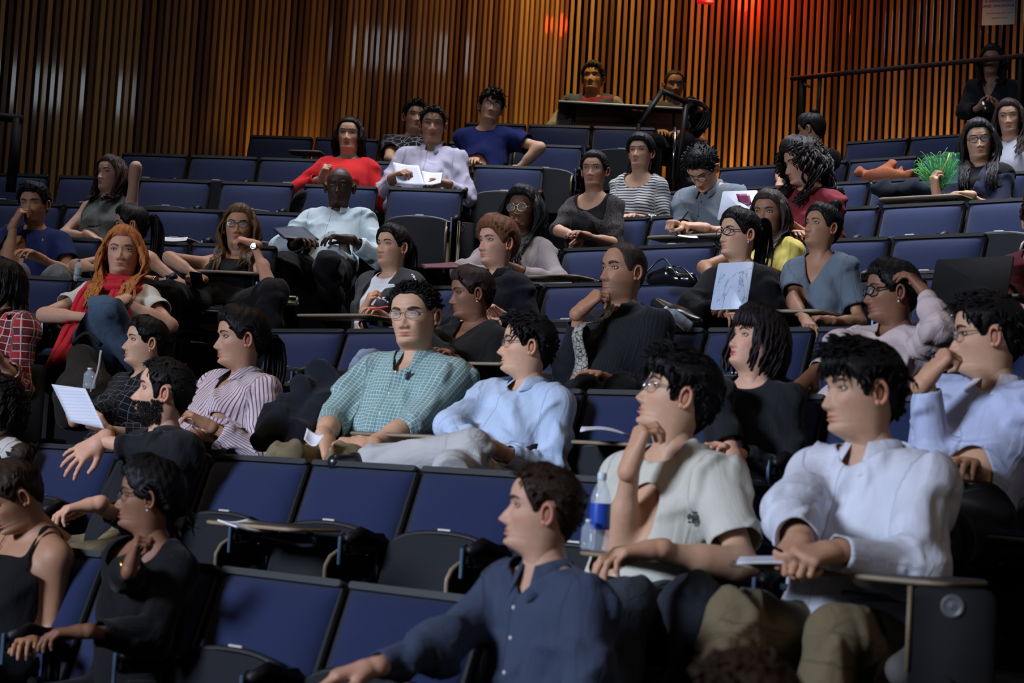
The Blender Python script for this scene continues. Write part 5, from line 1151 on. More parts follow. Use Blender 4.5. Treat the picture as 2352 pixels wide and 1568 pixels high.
P_('R', 9, 2278, 138, 88, 20, 'person standing in dark clothes at the right rear, looking at a phone', (.24, .15, .11), fem=1, pitch=-6, byaw=28, stand=True, Y=13.6, s=.98, glasses=dict(w=.025, h=.016, t=.003), hair=dict(style='long', col=BLK_, thick=.018, len=.20), top=T(cloth('dark_grey_jacket', (.006, .007, .008)), neck=('v', .16), ease=.03, sl=1.85),
   R=dict(e=(2212, 262, .08), w=(2248, 248, .30), h='grip', f=(.7, -.3, .4), p=(.2, .3, .9)), L=dict(e=(2335, 268, .08), w=(2290, 252, .30), h='grip', f=(-.7, -.3, .4), p=(-.2, .3, .9)), legs=c_dk)
M['redbrown'] = mat('red_brown_spectacle_rim', (.06, .012, .010), .25)
WHITE_C = cloth('white_collar', (.66, .66, .72))
for d in Pp:
    if d['hair'] and d['hair'].get('style') == 'tight': pass
    b, k = d['b'], d['k']
    if 'Y' not in d: d['Y'] = rayY(b, k, d['px'], d['py'], d.get('fwd', .20))
    H = at(d['px'], d['py'], d['Y']); ax, ay = BLK[b][:2]; ph = math.atan2(H[0]-ax, H[1]-ay)+d.get('dx', 0)/rowR(b, k)
    sy = math.degrees(ph); d.setdefault('byaw', sy)
    q = rowpt(b, k, ph, .28); zf = rowz(b, k)-BACK; d['floor'] = zf; d['hip'] = (q[0], q[1], zf+.505)
    if not d.get('stand') and not (b == 'L' and k == 11): OCC.append((b, k, ph))
    if d['top'].get('cm', 1) is None: d['top'].pop('cm')
    if d['top'].get('cm') == 'W': d['top']['cm'] = WHITE_C
    if d.get('glasses') and d['glasses'].get('m') == 'RB': d['glasses']['m'] = M['redbrown']
all_seats()
import os
ONLY = None
for d in Pp:
    if ONLY is None or Pp.index(d) in ONLY: d['info'] = person(d)
# ------------------------------------------------------------------ things on, beside and behind the seats
def find(txt):
    for d in Pp:
        if txt in d['label'] and 'info' in d: return d['info']
    return None
def single(name, v, f, m, label, cat, group=None, **kw):
    o = obj(name, v, f, m, **kw); return tag(o, label, cat, group)
def sheet(pts, n=8, bend=.004, th=.0012):
    """a thin sheet through four corners (p00, p10, p11, p01) with a little curl and real thickness"""
    a, b, c, d = [np.array(p, float) for p in pts]; nz = nrm(np.cross(b-a, d-a)); V = []
    for s in (0, 1):
        for j in range(n+1):
            for i in range(n+1):
                u_, v_ = i/n, j/n; p = (a*(1-u_)+b*u_)*(1-v_)+(d*(1-u_)+c*u_)*v_; V.append(p+nz*(bend*math.sin(PI*u_)*(1+.5*math.sin(3*v_))+s*th))
    N = (n+1)**2; Fc = []
    for j in range(n):
        for i in range(n):
            q = [j*(n+1)+i, j*(n+1)+i+1, (j+1)*(n+1)+i+1, (j+1)*(n+1)+i]; Fc += [q[::-1], [x+N for x in q]]
    for i in range(n):
        Fc += [[i, i+1, N+i+1, N+i], [n*(n+1)+i+1, n*(n+1)+i, N+n*(n+1)+i, N+n*(n+1)+i+1], [(i+1)*(n+1), i*(n+1), N+i*(n+1), N+(i+1)*(n+1)], [i*(n+1)+n, (i+1)*(n+1)+n, N+(i+1)*(n+1)+n, N+i*(n+1)+n]]
    return np.array(V), Fc
def printed(name, lines=True):
    m = mat(name, (.60, .62, .70), .7); nt = m.node_tree; N = nt.nodes; L = nt.links; tc = N.new('ShaderNodeTexCoord'); w = N.new('ShaderNodeTexWave'); w.inputs['Scale'].default_value = 22; w.inputs['Distortion'].default_value = 1.5; w.inputs['Detail'].default_value = 3; w.inputs['Detail Scale'].default_value = 6
    w.bands_direction = 'Z'; L.new(tc.outputs['Object'], w.inputs['Vector']); cr_ = N.new('ShaderNodeValToRGB'); cr_.color_ramp.elements[0].color = (.50, .52, .60, 1); cr_.color_ramp.elements[0].position = .0; cr_.color_ramp.elements[1].color = (.62, .64, .72, 1); cr_.color_ramp.elements[1].position = .25
    L.new(w.outputs['Fac'], cr_.inputs['Fac']); L.new(cr_.outputs['Color'], N['Principled BSDF'].inputs['Base Color']); return m
M['print'] = printed('printed_paper')
def blob(name, prims, m, label, cat, vox=.012, amp=.010, k=.05, seed=1, group=None, L=.14):
    S = SDF(vox, k)
    for a, b, ra, rb in prims: S.rc(a, b, ra, rb)
    v, q = S.mesh(); v = relax(v, q, 1); n = vnormals(v, q); v = v+n*np.clip(wrinkle(v, seed, amp, L), -.02, .025)[:, None]
    return single(name, v, q, m, label, cat, group, vec=v-v.mean(0))
def cam_axes(Y, px, py):
    return np.array([1., 0, 0]), np.array([0, 1., 0]), np.array([0, 0, 1.])
def seatinfo(b, k, px):
    ph = rowphi(b, k, px); best = min([s for s in SEATS if s[0] == b and s[1] == k], key=lambda s: abs(s[2]-ph)); P = rowpt(b, k, best[2]); return best[3], np.array([P[0], P[1], rowz(b, k)-BACK]), ydir(math.degrees(best[2])), best
def deploy(b, k, px_seat, px0, px1, py, Y, depth=.26, tilt=0., dy=0., label=None):
    """writing tablet swung out over the lap: px0..px1 its near edge, py its height at the middle"""
    st, P, fb_, s_ = seatinfo(b, k, px_seat); a = at(px0, py, Y); c = at(px1, py+dy, Y); c[1] += 0
    rt = nrm(c-a); ph = s_[2]; tang = np.array([math.cos(ph), -math.sin(ph), 0.])        # along the row
    w = (px1-px0)/F*Y/max(.5, tang[0]); mid = (a+c)/2; mid = mid+fb_*(-depth*.45); ry = fb_+np.array([0, 0, tilt])
    t = board(mid, tang, ry, w, depth, parent=st); t['label'] = 'tan-edged tablet swung out'
    sup = mid+tang*(w*.36); v, f = tube(catmull([sup-np.array([0, 0, .002]), sup-np.array([0, 0, .06])-fb_*.02, P+fb_*.33-tang*-.27+np.array([0, 0, .66])], 8), .011, 8); obj('tablet_arm', v, f, M['steel'], st)
    return mid, tang, fb_, w
# tablets in use
deploy('L', 9, 640, 658, 738, 345, 13.85, .22)
tb_lav = deploy('L', 8, 980, 866, 990, 420, 12.95, .24, dy=12)
tb_lh = deploy('L', 5, 540, 440, 592, 622, 10.15, .25)
tb_hood = deploy('R', 4, 900, 668, 850, 716, 9.75, .26, dy=10)
tb_green = deploy('R', 2, 1000, 790, 1010, 990, 7.05, .24, dy=10)
tb_empty = deploy('R', 2, 1440, 1308, 1560, 1008, 6.55, .26, dy=16)
tb_mar = deploy('R', 4, 1700, 1640, 1868, 706, 8.35, .26, dy=12)
tb_tee = deploy('R', 1, 1560, 1328, 1600, 1268, 5.15, .26, dy=18)
tb_wht = deploy('R', 1, 1980, 1690, 2130, 1300, 4.60, .28, dy=24)
tb_plume = deploy('R', 7, 2230, 2026, 2190, 446, 10.6, .24, dy=8)
tb_blk = deploy('R', 4, 2290, 2155, 2350, 697, 7.75, .26, dy=8)
tb_gry = deploy('R', 6, 1612, 1486, 1660, 533, 10.65, .24, dy=12)
tb_gold = deploy('R', 5, 1202, 1185, 1322, 632, 10.2, .24)
tb_card = deploy('R', 3, 1100, 1046, 1160, 832, 8.2, .22)
tb_pap = deploy('R', 1, 600, 452, 690, 1196, 6.15, .27, dy=14)
tb_left = deploy('L', 6, 420, 352, 440, 545, 11.0, .24)
# sheets of paper
def P4(*q): return [at(*p) for p in q]
single('paper_sheet', *sheet(P4((118, 882, 7.6), (196, 892, 7.45), (240, 985, 7.35), (160, 968, 7.5)), bend=.006), M['print'], 'large printed sheet held up by the person in windowpane check', 'paper')
single('paper_sheet', *sheet(P4((902, 372, 12.8), (962, 380, 12.75), (976, 426, 12.6), (912, 420, 12.65)), bend=.008), M['print'], 'creased printed sheet held by the person in the lavender shirt', 'paper', 'papers of the lavender-shirted person')
single('paper_sheet', *sheet(P4((968, 392, 12.75), (1016, 396, 12.7), (1012, 420, 12.6), (974, 424, 12.62)), bend=.008), M['paper'], 'second sheet behind the creased one, beside the lavender cuffs', 'paper', 'papers of the lavender-shirted person')
single('paper_stack', *sheet(P4((500, 1192, 6.0), (570, 1190, 6.3), (640, 1214, 6.25), (545, 1208, 5.9)), th=.006, bend=.01), M['paper'], 'loose white sheets on the empty tablet in the second row', 'paper')
single('paper_stack', *sheet(P4((1332, 992, 6.45), (1440, 1000, 6.5), (1452, 1006, 6.75), (1335, 984, 6.7)), th=.008, bend=.012), M['paper'], 'crumpled white sheets on the tablet right of the pale blue shirt', 'paper')
single('paper_stack', *sheet(P4((1692, 1296, 4.55), (1880, 1300, 4.5), (1900, 1288, 4.75), (1700, 1282, 4.8)), th=.006, bend=.004), M['paper'], 'notepaper under the hands of the white-shirted writer', 'paper')
single('paper_sheet', *sheet(P4((358, 540, 10.9), (432, 544, 10.85), (428, 552, 10.7), (352, 548, 10.75)), bend=.01), M['paper'], 'pale sheet on a tablet between the black tank top and the fair-tipped hair', 'paper')
single('paper_sheet', *sheet(P4((1800, 702, 8.5), (1832, 706, 8.45), (1852, 716, 8.35), (1812, 712, 8.4)), bend=.012), M['paper'], 'folded white paper on the tablet before the grey-blue V-neck', 'paper')
single('paper_sheet', *sheet(P4((1560, 538, 10.6), (1600, 541, 10.55), (1604, 546, 10.5), (1556, 541, 10.55)), bend=.004), M['paper'], 'notepaper under the fists of the person in the grey button shirt', 'paper')
single('tissue', *sheet(P4((705, 982, 6.95), (746, 996, 6.85), (728, 1022, 6.8), (698, 1008, 6.85)), bend=.014, n=10), M['paper'], 'white tissue in the hand of the person in the green checked shirt', 'tissue')
single('folder', *sheet(P4((627, 523, 11.1), (690, 515, 11.25), (732, 549, 11.0), (652, 545, 10.95)), th=.010, bend=.002), mat('navy_folder', (.012, .018, .04), .5), 'dark navy folder on the knee of the bald person', 'folder')
single('notebook', *sheet(P4((968, 606, 10.0), (1040, 601, 10.1), (1066, 612, 10.0), (975, 613, 9.95)), th=.012, bend=.002), mat('red_black_notebook', (.10, .012, .018), .5), 'dark notebook with red edges behind the grey hoodie', 'notebook')
# laptops
def laptop(corners, m, label, back=.22):
    a, b_, c, d_ = P4(*corners); mid = (c+d_)/2; root = thing('laptop', tuple(mid), 0, label, 'laptop')
    nz = nrm(np.cross(b_-a, d_-a)); nz = nz if nz[1] < 0 else -nz
    W_ = (np.linalg.norm(b_-a)+np.linalg.norm(c-d_))/2; Hh = (np.linalg.norm(d_-a)+np.linalg.norm(c-b_))/2; ax = nrm(((b_-a)+(c-d_))/2); ay = nrm(((a-d_)+(b_-c))/2); ay = nrm(ay-ax*ay.dot(ax)); ce = (a+b_+c+d_)/4
    v, f = prism(rrect(W_, Hh, .012, 5), ce, ax, ay, .006, .001); lid = obj('lid', v, f, m, root)
    nn = np.cross(ax, ay); inn = -nn if nn[1] < 0 else nn
    v, f = prism(rrect(W_*.94, Hh*.92, .004, 3), ce+(nn*.0062 if inn[1] == nn[1] else -nn*.0008), ax, ay, .0006, .0001); obj('screen', v, f, M['blackgloss'], lid)
    hb = (c+d_)/2; fy = nrm(np.array([inn[0], inn[1], 0])); v, f = prism(rrect(W_, .22, .012, 5), hb+fy*.11-np.array([0, 0, .006]), ax, fy, .014, .002); obj('keyboard_base', v, f, M['rim'], root)
    return root
def marble():
    m = mat('marbled_lid', (.5, .55, .65), .4); nt = m.node_tree; N = nt.nodes; L = nt.links; tc = N.new('ShaderNodeTexCoord'); mp = N.new('ShaderNodeMapping'); mp.inputs['Rotation'].default_value = (0, .7, 0); mp.inputs['Scale'].default_value = (1, 1, .45); L.new(tc.outputs['Object'], mp.inputs[0])
    n = N.new('ShaderNodeTexNoise'); n.inputs['Scale'].default_value = 9; n.inputs['Detail'].default_value = 5; n.inputs['Distortion'].default_value = 1.2; L.new(mp.outputs[0], n.inputs['Vector'])
    a = N.new('ShaderNodeMath'); a.operation = 'SUBTRACT'; a.inputs[1].default_value = .5; L.new(n.outputs['Fac'], a.inputs[0]); c = N.new('ShaderNodeMath'); c.operation = 'ABSOLUTE'; L.new(a.outputs[0], c.inputs[0])
    r = N.new('ShaderNodeValToRGB'); r.color_ramp.elements[0].color = (.17, .21, .28, 1); r.color_ramp.elements[1].color = (.40, .47, .60, 1); r.color_ramp.elements[1].position = .014; L.new(c.outputs[0], r.inputs['Fac']); L.new(r.outputs['Color'], N['Principled BSDF'].inputs['Base Color']); return m
laptop(((1623, 612, 8.3), (1704, 609, 8.22), (1744, 703, 8.08), (1660, 706, 8.16)), marble(), 'laptop with a pale blue marbled lid, standing on the tablet in front of the ponytail')
lp = laptop(((1640, 444, 10.0), (1722, 443, 9.92), (1748, 500, 9.8), (1668, 503, 9.88)), mat('white_lid', (.46, .48, .54), .4), 'open white laptop with a maroon corner, left of the yellow T-shirt')
v, f = sheet([p+np.array([0, -.008, 0]) for p in P4((1690, 446, 9.93), (1720, 445, 9.90), (1727, 470, 9.86), (1700, 476, 9.90))], n=4, th=.001, bend=.0); obj('lid_sticker', v, f, mat('maroon_sticker', (.20, .02, .07), .4), lp)
laptop(((2122, 596, 7.95), (2305, 607, 7.75), (2338, 668, 7.6), (2165, 694, 7.85)), M['black'], 'wide black laptop at the right, behind the raised pink sleeve')
# bottles
M['plastic'] = mat('clear_bottle_plastic', (.75, .85, .95), .06, alpha=.28, spec=.9); M['bluelabel'] = mat('blue_label', (.02, .07, .42), .3); M['cap'] = mat('white_cap', (.62, .66, .72), .4); M['greylabel'] = mat('pale_label', (.3, .4, .38), .5)
def bottle(base, h, r, label, lab=None, ax=None, capm=None):
    root = thing('water_bottle', tuple(base), 0, label, 'bottle'); A = ax
    pr = [(r*.85, 0), (r, .012*h/.2), (r, h*.20), (r*.93, h*.23), (r, h*.26), (r*.96, h*.62), (r, h*.65), (r*.82, h*.76), (r*.40, h*.88), (r*.36, h*.92)]
    v, f = lathe(base, pr, 20, A); obj('bottle_body', v, f, M['plastic'], root)
    v, f = lathe(base, [(r*.42, h*.905), (r*.44, h*.92), (r*.44, h*.985), (r*.40, h)], 16, A); obj('cap', v, f, capm or M['cap'], root)
    if lab: v, f = lathe(base, [(r*1.01, h*.28), (r*1.02, h*.30), (r*.99, h*.60), (r*.98, h*.61)], 20, A); obj('label_band', v, f, lab, root)
    return root
bb = at(1374, 1266, 4.98); bt = at(1384, 1085, 4.98); bottle(bb, bt[2]-bb[2], .0295, 'water bottle with a bright blue label on the tablet of the cream T-shirt', M['bluelabel'])
bb = at(1349, 1262, 4.93); bottle(bb, .085, .020, 'small clear bottle beside the blue-labelled one')
bb = at(177, 645, 10.1); bottle(bb, .125, .022, 'small water bottle with a pale label between the navy T-shirt and the ginger hair', M['greylabel'], capm=M['steel'])
A_ = frame_at(None, (1, .2, 0), (0, .4, 1.)); bb = at(1584, 752, 8.0); d1 = nrm([-.75, -.2, .5]); e1 = nrm(np.cross(d1, (0, 0, 1.))); bottle(bb, .15, .028, 'clear bottle lying tilted on the seat beside the dark shoulder bag', ax=np.array([e1, np.cross(d1, e1), d1]))
# coats and bags
M['coat'] = cloth('dark_blue_coat', (.006, .008, .014)); M['orange'] = cloth('rust_orange_coat', (.36, .115, .05)); M['bagcloth'] = cloth('dark_bag_cloth', (.020, .017, .014))
def pts(*q): return [at(*p) for p in q]
a, b_, c, d_, e_ = pts((735, 880, 7.75), (640, 985, 7.5), (770, 935, 7.6), (590, 1010, 7.3), (700, 1010, 7.4))
blob('coat', [(a, b_, .075, .10), (a, c, .07, .09), (b_, d_, .085, .05), (c, e_, .09, .09)], M['coat'], 'dark coat heaped on the seat between striped shirt and green check', 'coat', amp=.014, seed=3)
a, b_, c, d_ = pts((1985, 402, 12.35), (2085, 405, 12.15), (2035, 392, 12.3), (2045, 404, 12.2)); r_o = blob('coat', [(a, d_, .05, .055), (d_, b_, .055, .05), (c, c+np.array([.03, 0, .01]), .06, .05)], M['orange'], 'rust-orange coat draped over a seat back', 'coat', vox=.01, amp=.016, seed=5, L=.10)
a, b_, c = pts((2010, 435, 11.6), (2100, 437, 11.4), (2160, 440, 11.3)); blob('coat', [(a, b_, .05, .06), (b_, c, .06, .04)], M['coat'], 'dark coat lying along the row below the orange one', 'coat', amp=.014, seed=9)
a, b_, c = pts((195, 840, 8.75), (190, 925, 8.6), (150, 955, 8.55)); bp = blob('backpack', [(a, b_, .10, .125), (b_, c, .10, .06)], M['bagcloth'], 'black backpack with a bottle in its side pocket, below the jeans', 'backpack', amp=.008, seed=4)
MATW[bp.name] = np.eye(4); v, f = tube(catmull(pts((232, 805, 8.60), (225, 850, 8.56), (208, 900, 8.48), (196, 950, 8.45)), 14), .006, 6); obj('zip', v, f, M['plate'], bp)
v, f = tube(catmull(pts((165, 790, 8.7), (200, 765, 8.7), (232, 792, 8.66)), 10), .012, 6); obj('carry_strap', v, f, M['black'], bp)
bb = at(204, 892, 8.46); bottle(bb, .10, .030, 'clear bottle in the backpack pocket')
a, b_, c = pts((1500, 640, 9.05), (1585, 643, 8.95), (1535, 628, 9.0)); hb = blob('handbag', [(a, b_, .035, .045), (a, c, .035, .045)], M['blackgloss'], 'glossy black handbag on the seat above the tie wearer', 'bag', vox=.008, amp=.004, k=.03, seed=8); MATW[hb.name] = np.eye(4)
for q in (((1478, 634, 9.0), (1510, 600, 8.98), (1532, 598, 8.97), (1560, 640, 8.93)), ((1540, 610, 9.0), (1570, 616, 8.97), (1592, 640, 8.9), (1598, 650, 8.9))):
    v, f = tube(catmull(pts(*q), 14), .009, 6, flat=.5); obj('handle', v, f, M['blackgloss'], hb)
a, b_, c = pts((1510, 700, 8.5), (1560, 735, 8.4), (1600, 742, 8.35)); sb = blob('shoulder_bag', [(a, b_, .04, .06), (b_, c, .06, .04)], M['lace'], 'dark shoulder bag hanging by the seat right of the tie wearer', 'bag', vox=.009, amp=.005, k=.03, seed=11)
a, b_, c, d_ = pts((2075, 1545, 4.25), (2120, 1500, 4.3), (2165, 1560, 4.25), (2215, 1600, 4.2)); fb2 = blob('rucksack', [(a, b_, .035, .03), (b_, c, .03, .035), (c, d_, .035, .04)], cloth('grey_rucksack_cloth', (.11, .105, .095)), 'grey rucksack at the bottom right corner', 'backpack', vox=.007, amp=.006, k=.02, seed=13); MATW[fb2.name] = np.eye(4)
v, f = tube(catmull(pts((2090, 1568, 4.2), (2110, 1505, 4.2), (2150, 1510, 4.18), (2195, 1568, 4.15)), 14), .010, 6, flat=.4); obj('webbing_strap', v, f, M['black'], fb2)
v, f = ball(at(2186, 1462, 4.25), .0075, 12, 8); v2, f2 = ball(at(2160, 1476, 4.25), .0095, 12, 8); mb = MB(); mb.add(v, f); mb.add(v2, f2); v3, f3 = tube([at(2186, 1462, 4.25), at(2160, 1476, 4.25), at(2150, 1500, 4.25)], .004, 6); mb.add(v3, f3); obj('brass_toggle', *mb.get(), M['gold'], fb2)
# green plume
rg = np.random.default_rng(4); root = thing('plume', tuple(at(2165, 425, 10.85)), 0, 'bright green feathery plume in cellophane held at the right', 'plume'); c0 = at(2162, 432, 10.85); mb = MB()
for i in range(150):
    a = rg.uniform(-1.15, 1.0); l = rg.uniform(.10, .235); t_ = np.array([math.sin(a)*.75-.12, rg.uniform(-.35, .35), math.cos(a)]); t_ = nrm(t_); e = c0+t_*l; m_ = c0+t_*l*.5+rg.normal(0, .012, 3); e2 = e+rg.normal(0, .02, 3)
    v, f = tube(catmull([c0+rg.normal(0, .008, 3), m_, e, e2], 7), np.linspace(.0045, .0012, 7), 4); mb.add(v, f)
gm = mat('green_feather', (.05, .38, .035), .7, sheen=.3); pf = obj('feathers', *mb.get(), gm, root); pf['kind'] = 'stuff'
v, f = tube(pts((2164, 392, 10.72), (2175, 370, 10.72), (2181, 352, 10.72)), .0035, 6); obj('bright_stem', v, f, mat('yellow_green_stem', (.55, .62, .10), .4), root)
v, f = sheet(P4((2122, 362, 10.74), (2205, 350, 10.72), (2200, 420, 10.76), (2150, 428, 10.78)), n=10, bend=.03, th=.0006); obj('cellophane', v, f, mat('green_cellophane', (.10, .45, .25), .08, alpha=.22, spec=.9), root)
# pens
def pen(p, q, m, label, r=.0042):
    v, f = tube([p, p+(q-p)*.06, p+(q-p)*.9, q], [r, r, r, r*.25], 8); return single('pen', v, f, m, label, 'pen')
pen(at(850, 710, 9.72), at(898, 703, 9.66), mat('red_pen', (.55, .02, .02), .3), 'red pen on the tablet of the grey hoodie', .006)
pen(at(1746, 1240, 4.45), at(1800, 1268, 4.45), M['black'], 'black pen in the hand of the white-shirted writer')
pen(at(1562, 510, 10.6), at(1582, 484, 10.6), M['black'], 'thin pen in the fists of the person in grey', .004)
pen(at(2182, 826, 5.65), at(2138, 818, 5.65), mat('blue_pen', (.03, .03, .2), .4), 'dark pen held to the mouth at the right edge')
pen(at(1410, 1262, 5.02), at(1462, 1270, 5.0), mat('yellow_highlighter', (.62, .58, .03), .4), 'yellow highlighter under the hand of the cream T-shirt', .007)
def phone(p, rx, ry, label, w=.07, h=.14): v, f = prism(rrect(w, h, .010, 4), p, rx, ry, .008, .0015); return single('phone', v, f, M['blackgloss'], label, 'phone')
phone(at(2266, 246, 13.2), (1, 0, .1), (0, .6, .8), 'black phone held by the standing person')
phone(at(452, 640, 9.95), (1, 0, 0), (0, -.7, .4), 'phone in the lower hand of the person with fair-tipped hair')
phone(at(214, 520, 10.9), (1, 0, .1), (0, .9, .2), 'dark phone held by the person in the grey sleeveless top')
# tie and scarf follow the chest
def front_at(info, x, z):
    me = info['garment'].data; 
    if '_W' not in info:
        co = np.empty(len(me.vertices)*3, np.float32); me.vertices.foreach_get('co', co); Mw = MATW[info['root'].name]; info['_W'] = co.reshape(-1, 3)@Mw[:3, :3].T+Mw[:3, 3]
        r = info['_W']-info['Nk']; info['_X'] = r@info['lat']; info['_Z'] = r@info['u']; info['_F'] = r@info['fr']
    m = (np.abs(info['_X']-x) < .03) & (np.abs(info['_Z']-z) < .03); y = info['_F'][m].max() if m.any() else .12
    return info['Nk']+info['lat']*x+info['u']*z+info['fr']*(y+.006)
t_ = find('silver patterned tie')
if t_:
    s = t_['s']; L_ = [front_at(t_, 0, z*s) for z in np.linspace(-.035, -.44, 14)]; L_ = np.array(L_); L_[:, :] = relaxed = np.vstack([L_[:1], (L_[:-2]+L_[1:-1]+L_[2:])/3, L_[-1:]]); W_ = np.interp(np.linspace(0, 1, 14), [0, .06, .1, .85, 1], [.022, .018, .016, .044, .008]); mb = MB()
    V = []; 
    for p, w in zip(L_, W_): V += [p-t_['lat']*w-t_['fr']*.002, p-t_['lat']*w*.5+t_['fr']*.004, p+t_['lat']*w*.5+t_['fr']*.004, p+t_['lat']*w-t_['fr']*.002]
    Fc = [[4*i+j+1, 4*i+j, 4*i+4+j, 4*i+5+j] for i in range(13) for j in range(3)]; tm = cloth('silver_paisley', (.30, .29, .25), 'blotch', (.03, .03, .03), s1=.020, w=.06, rough=.5)
    o = obj('tie', np.array(V), Fc, tm, t_['root'], vec=(np.array(V)-t_['Nk'])); md = o.modifiers.new('t', 'SOLIDIFY'); md.thickness = .004
    v, f = ball(front_at(t_, 0, -.02*s)+t_['fr']*.006, (.018, .022, .012), 10, 7, np.array([t_['lat'], t_['u'], t_['fr']])); obj('tie_knot', v, f, tm, o)
t_ = find('red scarf')
if t_:
    s = t_['s']; mb = MB(); Nn, la, fr_, uu = t_['Nk'], t_['lat'], t_['fr'], t_['u']; rs = np.random.default_rng(6)
    for k in range(5):
        R_ = .085+.014*k; pp = []
        for a in np.linspace(0, 2*PI, 30, endpoint=False): pp.append(Nn+s*(la*math.sin(a)*R_+fr_*(math.cos(a)*R_*.95+.015)+uu*(.035-.016*k-(.045+.012*k)*max(0, math.cos(a))**1.5+.006*math.sin(3*a+k*2))))
        v, f = tube(pp, .020, 8, closed=True, cap=False); mb.add(v, f)
    for sg, l, n_ in ((1, .56, 7), (-1, .46, 7)):
        for j in range(n_):
            x0 = sg*(.030+.014*j); pp = []
            for q in np.linspace(0, 1, 12):
                z = -.05-q*l; x = x0*(1+.35*q)*(1.0)+sg*.02*q; zc = max(z, -.36); p = front_at(t_, x*s, zc*s)+fr_*(.010+.010*math.sin(j*2.1+q*5)); 
                if z < -.36: p = p+(fr_*.35-uu*.7+np.array([0, 0, -.5]))*(-.36-z)*.8*s
                pp.append(p)
            v, f = tube(pp, .017+.004*math.sin(j), 7, flat=.7); mb.add(v, f)
    obj('scarf', *mb.get(), cloth('red_scarf_cloth', (.50, .020, .035)), t_['root'], vec=None)
def surf_at(info, px, py, rad=12):
    front_at(info, 0, -.2); W3 = info['_W']; q = np.array([topx(w) for w in W3[::1]]) if len(W3) < 40000 else None
    if q is None: return None
    d = np.hypot(q[:, 0]-px, q[:, 1]-py); m = np.where(d < rad)[0]
    if not len(m): return None
    i = m[np.argmin(W3[m, 1])]; P = at(px, py, W3[i, 1]-.003); return P
def emblem(txt, px, py, marks, m, name='chest_emblem'):
    i_ = find(txt); P = surf_at(i_, px, py) if i_ else None
    if P is None: return
    mb = MB(); n_ = nrm(i_['fr']+np.array([0, -.6, 0])); ax_ = nrm(np.cross((0, 0, 1.), n_)); ay_ = np.cross(n_, ax_)
    for x, y, rx, ry in marks: v, f = ball(P+ax_*x+ay_*y, (rx, ry, .003), 10, 6, np.array([ax_, ay_, n_])); mb.add(v, f)
    obj(name, *mb.get(), m, i_['root'])
emblem('cream T-shirt', 1593, 1190, [(-.014, .004, .008, .010), (-.002, .002, .005, .012), (.010, .004, .009, .009), (.003, -.012, .010, .004), (-.012, -.012, .006, .004), (.018, -.008, .004, .006), (0, .018, .012, .003)], mat('dark_print', (.04, .04, .035), .8))
emblem('green checked shirt', 936, 862, [(0, 0, .006, .018), (.006, .010, .008, .006), (-.005, -.010, .005, .008), (.010, .018, .004, .004), (-.008, .004, .006, .003)], mat('dark_embroidery', (.008, .01, .02), .8))
emblem('navy T-shirt', 98, 551, [(0, 0, .004, .008), (0, .006, .003, .004)], mat('yellow_embroidery', (.45, .40, .08), .8))
# ------------------------------------------------------------------ rear table, rails, signs
zf = rowz('L', 11)-BACK; tl = at(1282, 243, 15.3); tr = at(1585, 257, 15.2); root = thing('rear_table', ((tl[0]+tr[0])/2, 15.3, zf), 0, 'long dark table with a pale edge behind the last row', 'table')
W_ = tr[0]-tl[0]; zt = (tl[2]+tr[2])/2; xc = (tl[0]+tr[0])/2
v, f = rbox((xc, 15.4, zt), (W_, .50, .035), .008); tt_ = obj('tabletop', v, f, M['blackgloss'], root); v, f = tube([(xc-W_/2, 15.148, zt+.012), (xc+W_/2, 15.148, zt+.012)], .010, 6); obj('edge_band', v, f, M['cap'], tt_)
v, f = rbox((xc+.05, 15.22, zt-.10), (W_*.80, .02, .16), .004); obj('modesty_panel', v, f, mat('brown_panel', (.24, .10, .06), .4, var=.3, vscale=12), root)
for x in (xc-W_*.38, xc+W_*.38):
    for y in (15.22, 15.6): v, f = tube([(x, y, zt-.02), (x, y, zf)], .016, 8); obj('leg', v, f, M['rim'], root)
def pipe(name, ps, r, m, label, cat='rail', flat=1.): v, f = tube(catmull(ps, 6*len(ps)) if len(ps) > 3 and False else np.array(ps), r, 10, flat=flat); return single(name, v, f, m, label, cat)
root = thing('aisle_rail', tuple(at(1556, 412, 14.7)), 0, 'black slanting handrail at the top of the centre aisle', 'rail')
v, f = tube(pts((1472, 284, 14.5), (1496, 246, 14.55), (1521, 209, 14.6)), .024, 10); obj('sloping_bar', v, f, M['rim'], root)
v, f = tube(pts((1521, 209, 14.6), (1550, 222, 14.65), (1578, 237, 14.7)), .022, 10); obj('top_bar', v, f, M['rim'], root)
v, f = tube(pts((1576, 235, 14.7), (1566, 320, 14.7), (1554, 414, 14.7)), .024, 10); obj('post', v, f, M['rim'], root)
v, f = tube(pts((1552, 292, 14.75), (1544, 412, 14.75)), .014, 10); obj('post', v, f, M['chrome'], root)
v, f = tube(pts((1468, 284, 14.5), (1462, 330, 14.5), (1458, 380, 14.5)), .018, 10); obj('post', v, f, M['black'], root)
root = thing('balcony_rail', tuple(at(1840, 330, 14.4)), 0, 'long dark handrail rising across the right-hand wall', 'rail')
v, f = tube(pts((1817, 181, 14.6), (1990, 163, 14.2), (2180, 145, 13.7), (2360, 127, 13.1), (2500, 113, 12.6)), .021, 10); obj('handrail', v, f, mat('dark_wood_rail', (.035, .012, .008), .4), root)
for a, b_ in (((1843, 182, 14.55), (1834, 345, 14.55)), ((1884, 178, 14.45), (1876, 330, 14.45)), ((2345, 132, 13.15), (2338, 330, 13.15))): v, f = tube(pts(a, b_), .016, 8); obj('post', v, f, M['black'], root)
v, f = tube(pts((1840, 190, 14.55), (1862, 200, 14.55)), .012, 8); obj('bracket', v, f, M['lam'], root)
root = thing('side_rail', tuple(at(25, 440, 12.0)), 0, 'thick black guard rail at the left edge', 'rail')
